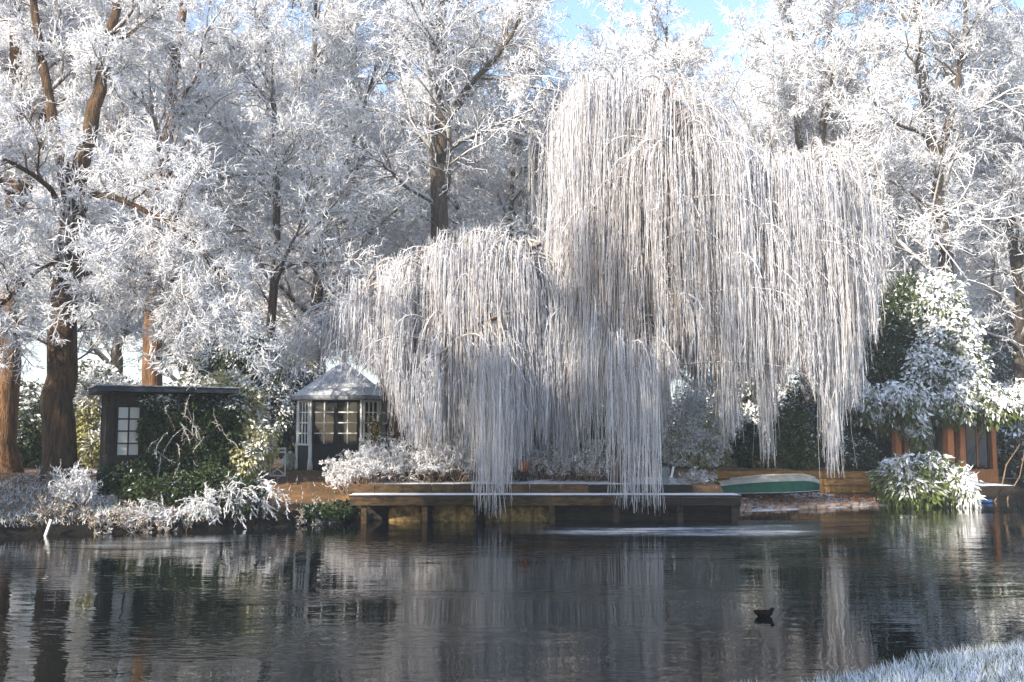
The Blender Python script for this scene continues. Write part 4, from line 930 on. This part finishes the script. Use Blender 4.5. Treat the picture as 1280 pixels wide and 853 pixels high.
shrub('clipped_ball_plant', 'round pale yellow frosted plant between the folding chair and the gazebo', [(c[0], c[1], c[2] + 0.27, 0.19, 0.19, 0.24)], 1500, 0.05, 'leaf_yellow', 97, 0.5, 0.1, 0.2, 'plant', stems=5)
c = at(654, 594, 26.3); c[2] = tz(c[0], c[1])
pt = thing('flower_pot', 'orange-brown glazed pot on a dark foot among the frosted stems on the terrace', 'pot', tuple(c))
mb = MB(); mb.lathe([(0.0, 0.24), (0.07, 0.24), (0.16, 0.33), (0.175, 0.42), (0.13, 0.50), (0.15, 0.54), (0.12, 0.54), (0.0, 0.45)], c, 18); part('bowl', mb, M['terracotta'], pt)
mb = MB(); mb.lathe([(0.0, -0.02), (0.12, -0.02), (0.11, 0.03), (0.05, 0.08), (0.05, 0.2), (0.08, 0.25), (0.0, 0.25)], c, 14); part('foot', mb, M['black_paint'], pt)
# garden ornament by the willow trunk
c = at(829, 603, 25.6); c[2] = tz(c[0], c[1])
ro = thing('stone_ornament', 'grey frosted garden ornament with a slanted dark lid beside the willow trunk', 'ornament', tuple(c))
mb = MB(); mb.lathe([(0.0, -0.02), (0.15, -0.02), (0.17, 0.05), (0.13, 0.14), (0.18, 0.30), (0.16, 0.42), (0.0, 0.46)], c, 14, 0.0); part('body', mb, M['stone_grey'], ro)
mb = MB(); mb.box((c[0] + 0.06, c[1], c[2] + 0.50), (0.42, 0.3, 0.05), 0.2, 0.1, ax=[[0.95, 0, -0.3], [0, 1, 0], [0.3, 0, 0.95]]); part('lid', mb, M['tarp'], ro)
mb = MB(); mb.bar((c[0] + 0.19, c[1] - 0.1, c[2] + 0.16), (c[0] + 0.25, c[1] - 0.1, c[2] + 0.44), 0.05, 0.08, 0.6); part('handle', mb, M['white_paint'], ro)
# white crook and mossy post in front of the gazebo
c = at(488, 590, 28.2); c[2] = tz(c[0], c[1]); a = np.linspace(0, math.pi, 9)
P = np.array([[c[0], c[1], c[2] - 0.05], [c[0], c[1], c[2] + 0.9], [c[0], c[1], c[2] + 1.75]] + [[c[0] + 0.10 - 0.10 * math.cos(t_), c[1], c[2] + 1.80 + 0.12 * math.sin(t_)] for t_ in a] + [[c[0] + 0.2, c[1], c[2] + 1.62], [c[0] + 0.2, c[1], c[2] + 1.45]])
mb = MB(); mb.tubes(P[None], np.full((1, len(P)), 0.022), 7, 0.7); single('hanging_crook', mb, M['white_paint'], 'white frosted crook-topped pole between the gazebo and the willow trunk', 'pole', tuple(c))
c = at(467, 600, 27.4); c[2] = tz(c[0], c[1])
P = np.array([[c[0] + 0.03 * math.sin(k), c[1], c[2] - 0.1 + k * 0.2] for k in range(9)])
ps = thing('mossy_stump', 'mossy yellow-brown stump in front of the gazebo window', 'stump', tuple(c))
mb = MB(); mb.tubes(P[None], (0.13 + 0.03 * np.cos(np.arange(9) * 1.3))[None], 10, 0.0, cap=True); part('trunk', mb, M['moss_stone'], ps)
rng = rs(98); n = 500; th = rng.uniform(0, 6.28, n); z = rng.uniform(0.3, 1.7, n); O = np.c_[c[0] + 0.14 * np.cos(th), c[1] + 0.14 * np.sin(th), c[2] + z]
mb = MB(); mb.leaves(O, np.c_[np.cos(th), np.sin(th), -0.8 + 0 * th], 0.09, 0.03, rng.uniform(0, 0.6, n), rng.random(n), rng); part('ivy', mb, M['leaf_yellow'], ps)

# frosted flower bed on the terrace: bushes side by side
def bed(px0, px1, py, Yb, n): return [at(px0 + (px1 - px0) * k / (n - 1), py, Yb + 0.3 * math.sin(k * 2.1)) for k in range(n)]
frost_shrub('frosted_shrub', 'frosted shrub with round white flower heads in front of the gazebo', bed(432, 472, 606, 25.9, 5), 64, 0.95, 101, spread=0.42, blobs=1.6)
frost_shrub('frosted_shrub', 'dense white-furred shrub in the terrace bed behind the mossy dock posts', bed(475, 545, 606, 26.2, 7), 110, 1.15, 102, spread=0.38, blobs=0.5)
frost_shrub('frosted_shrub', 'tall white-furred shrub in the terrace bed under the longest hanging strands of the smaller willow', bed(550, 640, 606, 26.4, 8), 120, 1.25, 103, spread=0.34, blobs=0.3)
frost_shrub('frosted_shrub', 'grey frosted shrub beside the orange-brown pot on the terrace', bed(672, 715, 600, 26.6, 5), 70, 1.0, 104, spread=0.36, blobs=0.3, frost=0.6)
frost_shrub('frosted_shrub', 'grey frosted shrub beside the tall willow trunk', bed(715, 765, 600, 26.5, 5), 70, 1.05, 105, spread=0.36, blobs=0.3, frost=0.6)
# dark shrubs behind the bed
shrub('evergreen_bush', 'dark bush behind the frosted terrace bed', [E(560, 540, 29.5, 50, 40, 0.8), E(640, 535, 30, 46, 44, 0.8)], 5000, 0.14, 'leaf_dark', 106, 0.05, 0.2, 0.3)
shrub('evergreen_bush', 'dark bush behind the tall willow trunk', [E(715, 540, 30, 44, 44, 0.8), E(770, 530, 30.4, 40, 46, 0.8)], 5000, 0.14, 'leaf_dark', 107, 0.05, 0.2, 0.3)

# ------------------------------------------------------------------ shed with ivy
th = math.radians(27); fx = np.array([math.cos(th), math.sin(th), 0]); fy = np.array([-math.sin(th), math.cos(th), 0])
s0 = at(136, 560, 24.2); s0[2] = tz(s0[0] + 1, s0[1] + 1) - 0.05; SW, SD, SH = 2.75, 2.3, 2.36
def sp(u, v, z): return s0 + fx * u + fy * v + np.array([0, 0, z])
sh = thing('garden_shed', 'flat-roofed dark shed overgrown with ivy at the water', 'shed', tuple(sp(SW / 2, SD / 2, 0)))
def wall_seg(u0, u1, v0, v1, z0, z1, name='wall', m='timber_dark'):
    mb = MB(); c_ = sp((u0 + u1) / 2, (v0 + v1) / 2, (z0 + z1) / 2); mb.box(c_, (abs(u1 - u0), abs(v1 - v0), z1 - z0), th); return part(name, mb, M[m], sh)
ZB = 0.78
wall_seg(0.12, SW, 0.0, 0.06, 0, ZB); wall_seg(0.75, SW, 0.0, 0.06, ZB + .003, SH)
wall_seg(0.0, 0.06, 0.12, SD, 0, ZB); wall_seg(0, 0.06, 0.9, SD, ZB + .003, SH); wall_seg(SW - 0.06, SW, 0.065, SD, 0, SH); wall_seg(0.065, SW - .065, SD - 0.06, SD, 0, SH)
for u, v in ((0.05, 0.05), (SW + 0.02, -0.02), (0.05, SD)): wall_seg(u - 0.06, u + 0.06, v - 0.06, v + 0.06, 0, SH + .002, 'corner_post')
wall_seg(0.12, 0.75, 0.0, 0.06, 2.08, SH, 'lintel')
window_grid(sh, sp(0.13, 0.03, 0)[:2], sp(0.74, 0.03, 0)[:2], s0[2] + ZB, s0[2] + 2.07, 2, 4, M['timber_dark'], M['timber_dark'], M['glass_misted'])
window_grid(sh, sp(0.03, 0.88, 0)[:2], sp(0.03, 0.13, 0)[:2], s0[2] + ZB, s0[2] + 2.07, 2, 4, M['timber_dark'], M['timber_dark'], M['glass_misted'])
mb = MB(); mb.box(sp(SW / 2 - 0.05, SD / 2 - 0.1, SH + 0.075), (SW + 0.55, SD + 0.7, 0.13), th, 0.0); roof = part('roof', mb, M['tarp'], sh)
mb = MB(); mb.box(sp(SW / 2 - 0.05, SD / 2 - 0.1, SH + 0.155), (SW + 0.62, SD + 0.76, 0.03), th, 0.25); part('roof_edge', mb, M['roof_felt'], roof)
rng = rs(110)
iv = thing('ivy', 'dark green ivy smothering the front of the shed, with frosted trailing stems', 'climber', tuple(sp(1.6, -0.3, 0)))
n = 17000; u = 0.62 + rng.random(n) ** 0.8 * (SW - 0.25); z = rng.random(n) * 2.45
bulge = 0.12 + 0.30 * (1 - z / 2.6) + 0.22 * np.maximum(0, np.sin(u * 2.6 + z * 1.7)) * np.maximum(0.1, np.cos(z * 2.2 - u)) + 0.10 * np.sin(u * 7) * np.sin(z * 6)
low = z < 0.85 + 0.3 * np.sin(u * 4); u = np.where(low & (rng.random(n) < 0.25), rng.uniform(-0.25, 0.8, n), u)
ok = (u > 0.62 + 0.15 * np.sin(z * 7)) | (z < 0.78); u, z, bulge = u[ok], z[ok], bulge[ok]; n = len(u)
v = -bulge * rng.random(n) ** 0.5
O = s0 + fx * u[:, None] + fy * v[:, None] + np.c_[np.zeros((n, 2)), z - 0.12]
D = -fy * 0.6 + rng.normal(size=(n, 3)) * 0.5; D[:, 2] -= 0.7
patch = np.sin(u * 3.3 + 1) * np.sin(z * 3.9 + u) 
mb = MB(); mb.leaves(O, D, rng.uniform(0.07, 0.13, n), rng.uniform(0.03, 0.055, n), 0.02 + 0.18 * patch + rng.normal(size=n) * 0.14 + 0.3 * (z > 2.1), rng.uniform(0.0, 0.4, n) + 0.35 * (patch > 0.6), rng); part('foliage', mb, M['leaf_dark'], iv)  # leaf tint lowered: part of the shed front's shade is in the colour
k_ = 34; u = rng.uniform(0.7, SW + 0.1, k_); z = rng.uniform(0.3, 2.5, k_)
O = s0 + fx * u[:, None] - fy * (0.42 + rng.random((k_, 1)) * 0.2) + np.c_[np.zeros((k_, 2)), z - 0.1]
P = grow(O, np.c_[rng.normal(size=(k_, 2)) * 0.6, -np.ones(k_) * rng.uniform(0.2, 1.2, k_)], rng.uniform(0.3, 0.85, k_), 6, rng, -0.22, 0.25); R = np.full((k_, 7), 0.007)
mb = MB(); mb.tubes(P, R, 4, 0.4)
O2, D2, _, _ = kids(P, R, 22, rng, 0, 1, (0.5, 1.3), -0.1); mb.spikes(O2, D2, rng.uniform(0.04, 0.11, len(O2)), 0.007, 0.42 + rng.normal(size=len(O2)) * 0.2); part('trailing_stem', mb, M['twig'], iv)

# bank planting below the shed
def spray(name, label, o, n_st, L, lean, seed, frost=0.8, grav=-0.10, mat='twig', nk=10):
    rng = rs(seed); o = np.asarray(o, float)
    O = o + np.c_[rng.normal(size=(n_st, 2)) * 0.22, np.zeros(n_st)]
    D = np.asarray(lean) + rng.normal(size=(n_st, 3)) * 0.33
    P = grow(O, D, L * rng.uniform(0.5, 1.1, n_st), 8, rng, grav, 0.12); P[:, :, 2] = np.maximum(P[:, :, 2], 0.03)
    R = np.linspace(0.013, 0.006, 9)[None].repeat(n_st, 0); st = MB(); st.tubes(P, R, 4, 0.45)
    O2, D2, _, _ = kids(P, R, nk, rng, 0.2, 1, (0.4, 1.0), -0.1); P2 = grow(O2, D2, rng.uniform(0.1, 0.3, len(O2)), 3, rng, -0.1, 0.2); R2 = np.full((len(P2), 4), 0.009)
    tw_ = MB(); tw_.tubes(P2, R2, 3, frost - 0.1)
    O3, D3, _, _ = kids(P2, R2, 6, rng, 0, 1, (0.4, 1.2), 0); tw_.spikes(O3, D3, rng.uniform(0.04, 0.10, len(O3)), rng.uniform(0.008, 0.014, len(O3)), frost + rng.normal(size=len(O3)) * 0.2)
    r = thing(name, label, 'shrub', tuple(o)); part('stem', st, M['dead_stem'], r); part('twigs', tw_, M[mat], r); return r
def bankpt(px, py, Yb): c = at(px, py, Yb); c[2] = tz(c[0], c[1]); return c
shrub('evergreen_bush', 'dark ivy-like bush on the slope between the shed and the water', [E(200, 620, 23.0, 46, 24, 0.7), E(260, 615, 23.2, 44, 34, 0.7), E(300, 625, 23.0, 32, 30, 0.6), E(165, 600, 23.6, 26, 22, 0.5)], 9000, 0.10, 'leaf_dark', 112, 0.0, 0.12, 0.5, minz=0.05, tintv=(0.0, 0.5))
o_ = at(303, 610, 23.0); spray('frosted_shrub', 'spray of frosted stems arching from the bush down to the water beside the path', o_, 30, 0.95, (0.45, -0.3, -0.05), 113, grav=-0.24)
spray('frosted_shrub', 'low frosted stems hanging over the water below the shed', at(262, 628, 22.4), 16, 0.65, (0.0, -0.5, 0.2), 114, grav=-0.22)
spray('frosted_shrub', 'frosted twigs reaching out over the water between two low sprays', at(222, 640, 22.2), 9, 0.8, (-0.7, -0.4, 0.0), 115, grav=-0.06)
frost_shrub('frosted_shrub', 'upright frosted shrub standing in front of the forked brown trunk', [bankpt(86, 640, 22.2), bankpt(96, 645, 22.0)], 28, 0.95, 116, spread=0.22, blobs=0.2)
for k, (px, py, Yb, h_, lab) in enumerate(((20, 650, 21.8, 0.5, 'low frosted brambles at the water in front of the orange trunk'), (58, 652, 21.6, 0.55, 'low frosted brambles beside the pale stake'),
        (125, 652, 21.7, 0.55, 'low frosted brambles beside the upright frosted shrub'), (165, 654, 21.8, 0.6, 'tangled frosted brambles below the shed window'), (205, 655, 22.0, 0.5, 'tangled frosted brambles below the middle of the ivy'), (40, 620, 24.0, 0.5, 'tangle of frosted twigs on the bank between the two big trunks'))):
    frost_shrub('frosted_bramble', lab, [bankpt(px + d_, py, Yb) for d_ in (-16, 0, 16)], 24, h_ * 0.8, 120 + k, spread=0.9, blobs=0.1, cat='brambles', frost=0.32, nk=6, nsp=6)
frost_shrub('frosted_bramble', 'thin frosted weeds on the dark bank at the end of the dock', [bankpt(p_, 640, 23.6) for p_ in (392, 412, 428)], 34, 0.4, 140, spread=0.9, blobs=0.1, cat='brambles', frost=0.35)
shrub('evergreen_bush', 'low dark ivy on the bank between the path and the dock', [E(400, 640, 23.7, 34, 9, 0.5), E(430, 636, 24.1, 16, 10, 0.4)], 1800, 0.09, 'leaf_dark', 141, 0.05, 0.1, 0.4, stems=5, minz=0.04, tintv=(0.0, 0.5))
mb = MB(); a = bankpt(52, 668, 20.9); mb.bar(a + [0, 0, -0.15], a + [0.13, 0.12, 0.42], 0.05, 0.05, 0.5); single('wooden_stake', mb, M['white_paint'], 'pale wooden stake leaning at the water in front of the frosted brambles', 'stake', tuple(a))
c = at(322, 615, 22.75); ta = np.linspace(0, 2 * math.pi, 21); P = np.stack([c[0] + 0.11 * np.cos(ta), c[1] + 0.03 * np.sin(ta), c[2] + 0.11 * np.sin(ta)], -1)
mb = MB(); mb.tubes(P[None], np.full((1, 21), 0.03), 7, 0.45); single('mooring_ring', mb, M['stone_grey'], 'grey frosted ring on the dark bush above the water', 'ring', tuple(c))

# ------------------------------------------------------------------ summerhouse with orange posts
sm = thing('summerhouse', 'timber summerhouse with orange posts and dark glazing under the frosted climber', 'summerhouse', (13.2, 32.2, 0.9))
def vpost(px, Yp, w, z0, z1, name='post', m='timber_orange'):
    x = at(px, 560, Yp)[0]; mb = MB(); mb.box((x, Yp, (z0 + z1) / 2), (w, w, z1 - z0), 0.25, 0.0, tint=RNG.uniform(0.4, 0.7)); part(name, mb, M[m], sm)
zp = 2.75
for px, Yp, w in ((1121, 31.0, 0.20), (1186, 31.0, 0.22), (1201, 31.5, 0.20), (1132, 32.6, 0.16), (1241, 33.2, 0.16)): vpost(px, Yp, w, 0.35, zp)
xa, xb = at(1105, 560, 31)[0], at(1262, 560, 31)[0]
for Yb in (31.05, 33.1):
    mb = MB(); mb.box(((xa + xb) / 2, Yb, zp + 0.09), (xb - xa, 0.12, 0.17), 0); part('beam', mb, M['timber_orange'], sm)
for k in range(8):
    x = xa + (xb - xa) * (k + 0.5) / 8; mb = MB(); mb.box((x, 32.1, zp + 0.235), (0.07, 2.7, 0.11), 0, 0.3); part('rafter', mb, M['timber_orange'], sm)
mb = MB(); mb.box(((xa + xb) / 2, 33.4, 1.75), (xb - xa, 0.08, 2.1), 0); part('back_wall', mb, M['black_paint'], sm)
for pa, pb in ((1143, 1172), (1206, 1236)):
    window_grid(sm, (at(pa, 560, 32.9)[0], 32.9), (at(pb, 560, 32.9)[0], 32.9), 0.95, zp - 0.05, 2, 1, M['black_paint'], M['timber_orange'], M['glass'])
for pa, pb in ((1125, 1180), (1206, 1246)):
    mb = MB(); x0_, x1_ = at(pa, 560, 32.8)[0], at(pb, 560, 32.8)[0]; mb.box(((x0_ + x1_) / 2, 32.8, 0.72), (x1_ - x0_, 0.06, 0.42), 0); part('kick_board', mb, M['timber_orange'], sm)
mb = MB(); mb.box(((xa + xb) / 2, 32.1, 0.47), (xb - xa, 2.7, 0.08), 0, 0.1); part('floor', mb, M['timber_dark'], sm)

# covered boat at the far bank, blue float
c = at(1268, 604, 37.5)
cb = thing('covered_boat', 'dark tarpaulin-covered boat moored beyond the summerhouse', 'boat', (c[0], c[1], 0))
n, m_ = 16, 9; V = np.zeros((n, m_, 3)); V2 = np.zeros((n, m_, 3))
for i in range(n):
    u = -1 + 2 * i / (n - 1); w = 0.75 * (1 - abs(u) ** 3.0) + 0.05
    for j in range(m_):
        a = math.pi * j / (m_ - 1); V[i, j] = (c[0] + u * 1.6 + 0.5, c[1] - w * math.cos(a), 0.42 + 0.78 * (1 - 0.4 * abs(u) ** 2.5) * math.sin(a) ** 0.7 + 0.02 * math.sin(9 * u))
        V2[i, j] = (c[0] + u * 1.62 + 0.5, c[1] - (w + 0.03) * math.cos(a), 0.44 - 0.6 * math.sin(a) ** 0.6)
idx = np.arange(n * m_).reshape(n, m_); q = np.stack([idx[:-1, :-1], idx[1:, :-1], idx[1:, 1:], idx[:-1, 1:]], -1).reshape(-1, 4)
mb = MB(); mb.add(V.reshape(-1, 3), q, 0.1, True); part('cover', mb, M['tarp'], cb)
mb = MB(); mb.add(V2.reshape(-1, 3), q, 0.0, True); part('hull', mb, M['black_paint'], cb)
mb = MB(); mb.tubes(V2[:, 0][None], np.full((1, n), 0.03), 6, 0.4); part('gunwale', mb, M['stone_grey'], cb)
c = ground(1232, 629); mb = MB(); mb.tubes(np.array([[[c[0] - 0.2, c[1], 0.05], [c[0] - 0.17, c[1], 0.05], [c[0] + 0.12, c[1] - .03, 0.06], [c[0] + 0.2, c[1] - .03, 0.07]]]), np.array([[0.03, 0.06, 0.06, 0.03]]), 12, 0.1, cap=True)
single('float', mb, M['blue_plastic'], 'blue plastic float in the water beside the drooping green bush', 'float', tuple(c))

# ------------------------------------------------------------------ swimming bird
def bird():
    c = DUCK; r = thing('moorhen', 'small dark water bird swimming on the pond, its head to the summerhouse side', 'bird', (c[0], c[1], 0))
    prof = [(x_ * 0.85, z_ * 0.72, r_ * 0.85) for x_, z_, r_ in [(-0.135, 0.075, 0.006), (-0.115, 0.068, 0.022), (-0.07, 0.05, 0.046), (-0.01, 0.04, 0.060), (0.05, 0.045, 0.055), (0.082, 0.066, 0.042), (0.096, 0.088, 0.031), (0.104, 0.106, 0.028), (0.114, 0.119, 0.029), (0.128, 0.116, 0.023), (0.140, 0.110, 0.012)]]
    P = np.array([[c[0] + x, c[1], z] for x, z, _ in prof]); R = np.array([a for _, _, a in prof])
    mb = MB(); mb.tubes(P[None], R[None], 12, 0); part('body', mb, M['feather'], r)
    mb = MB(); mb.spikes(np.array([[c[0] + 0.115, c[1], 0.079]]), np.array([[1, 0, -0.25]]), 0.032, 0.010, 0); part('beak', mb, M['beak'], r)
    for s in (-1, 1):
        mb = MB(); P = np.array([[c[0] + 0.035, c[1] + s * 0.043, 0.042], [c[0] - 0.03, c[1] + s * 0.046, 0.048], [c[0] - 0.085, c[1] + s * 0.022, 0.058], [c[0] - 0.12, c[1] + s * 0.01, 0.066]])
        mb.tubes(P[None], np.array([[0.012, 0.022, 0.014, 0.004]]), 8, 0); part('wing', mb, M['feather'], r)
bird()

# ------------------------------------------------------------------ frosted grass on the near bank
rng = rs(130); n = 28000
x = rng.uniform(0.6, 7.0, n); y = np.interp(x, NX_, NY_) - rng.random(n) ** 1.3 * 3.0 + 0.05
O = np.c_[x, y, terrain(x, y) - 0.01]; tuft = 0.5 + 0.5 * np.sin(x * 5.1) * np.sin(y * 6.3)
D = np.c_[rng.normal(size=(n, 2)) * 0.45, np.ones(n)]
mb = MB(); mb.spikes(O, D, rng.uniform(0.05, 0.13, n) * (0.7 + 0.6 * tuft), rng.uniform(0.003, 0.006, n), np.clip(0.55 + rng.normal(size=n) * 0.22, 0, 1), rng.random(n))
struct('frosted_grass', mb, M['grass_blade'], 'stuff', 'short frost-covered grass on the near bank')['category'] = 'grass'
n = 30000
x = rng.uniform(-13, -4.2, n); y = np.interp(x, FX, FY) + 0.15 + rng.random(n) * 6; keep = rng.random(n) < np.clip(1.2 - 0.18 * (y - np.interp(x, FX, FY)), 0.1, 1) * np.where(x > -6.6, 0.03, 1); x, y = x[keep], y[keep]; n = len(x)
O = np.c_[x, y, terrain(x, y) - 0.01]; D = np.c_[rng.normal(size=(n, 2)) * 0.6, np.ones(n)]
mb = MB(); mb.spikes(O, D, rng.uniform(0.05, 0.2, n), rng.uniform(0.005, 0.010, n), np.clip(0.5 + rng.normal(size=n) * 0.25, 0, 1), rng.random(n))
struct('frosted_grass', mb, M['grass_blade'], 'stuff', 'frosted grass and weeds on the far bank below the big trunks')['category'] = 'grass'

# ------------------------------------------------------------------ cold air over the pond
mb = MB(); x0_, x1_, y0_, y1_, z0_, z1_ = -415, 415, -135, 715, -2.0, 37.0
mb.add([(x0_, y0_, z0_), (x1_, y0_, z0_), (x1_, y1_, z0_), (x0_, y1_, z0_), (x0_, y0_, z1_), (x1_, y0_, z1_), (x1_, y1_, z1_), (x0_, y1_, z1_)],
       np.array([[0, 3, 2, 1], [4, 5, 6, 7], [0, 1, 5, 4], [1, 2, 6, 5], [2, 3, 7, 6], [3, 0, 4, 7]]))
hm = bpy.data.materials.new('cold_air'); hm.use_nodes = True; hn = hm.node_tree.nodes; hn.remove(hn['Principled BSDF'])
pv = hn.new('ShaderNodeVolumePrincipled'); pv.inputs['Color'].default_value = (0.92, 0.95, 1.0, 1); pv.inputs['Density'].default_value = 0.0017; pv.inputs['Anisotropy'].default_value = 0.1
hm.node_tree.links.new(pv.outputs[0], hn['Material Output'].inputs['Volume'])
hz_ = struct('haze', mb, hm, 'stuff', 'thin cold haze in the air over the pond and the wood'); hz_['category'] = 'haze'
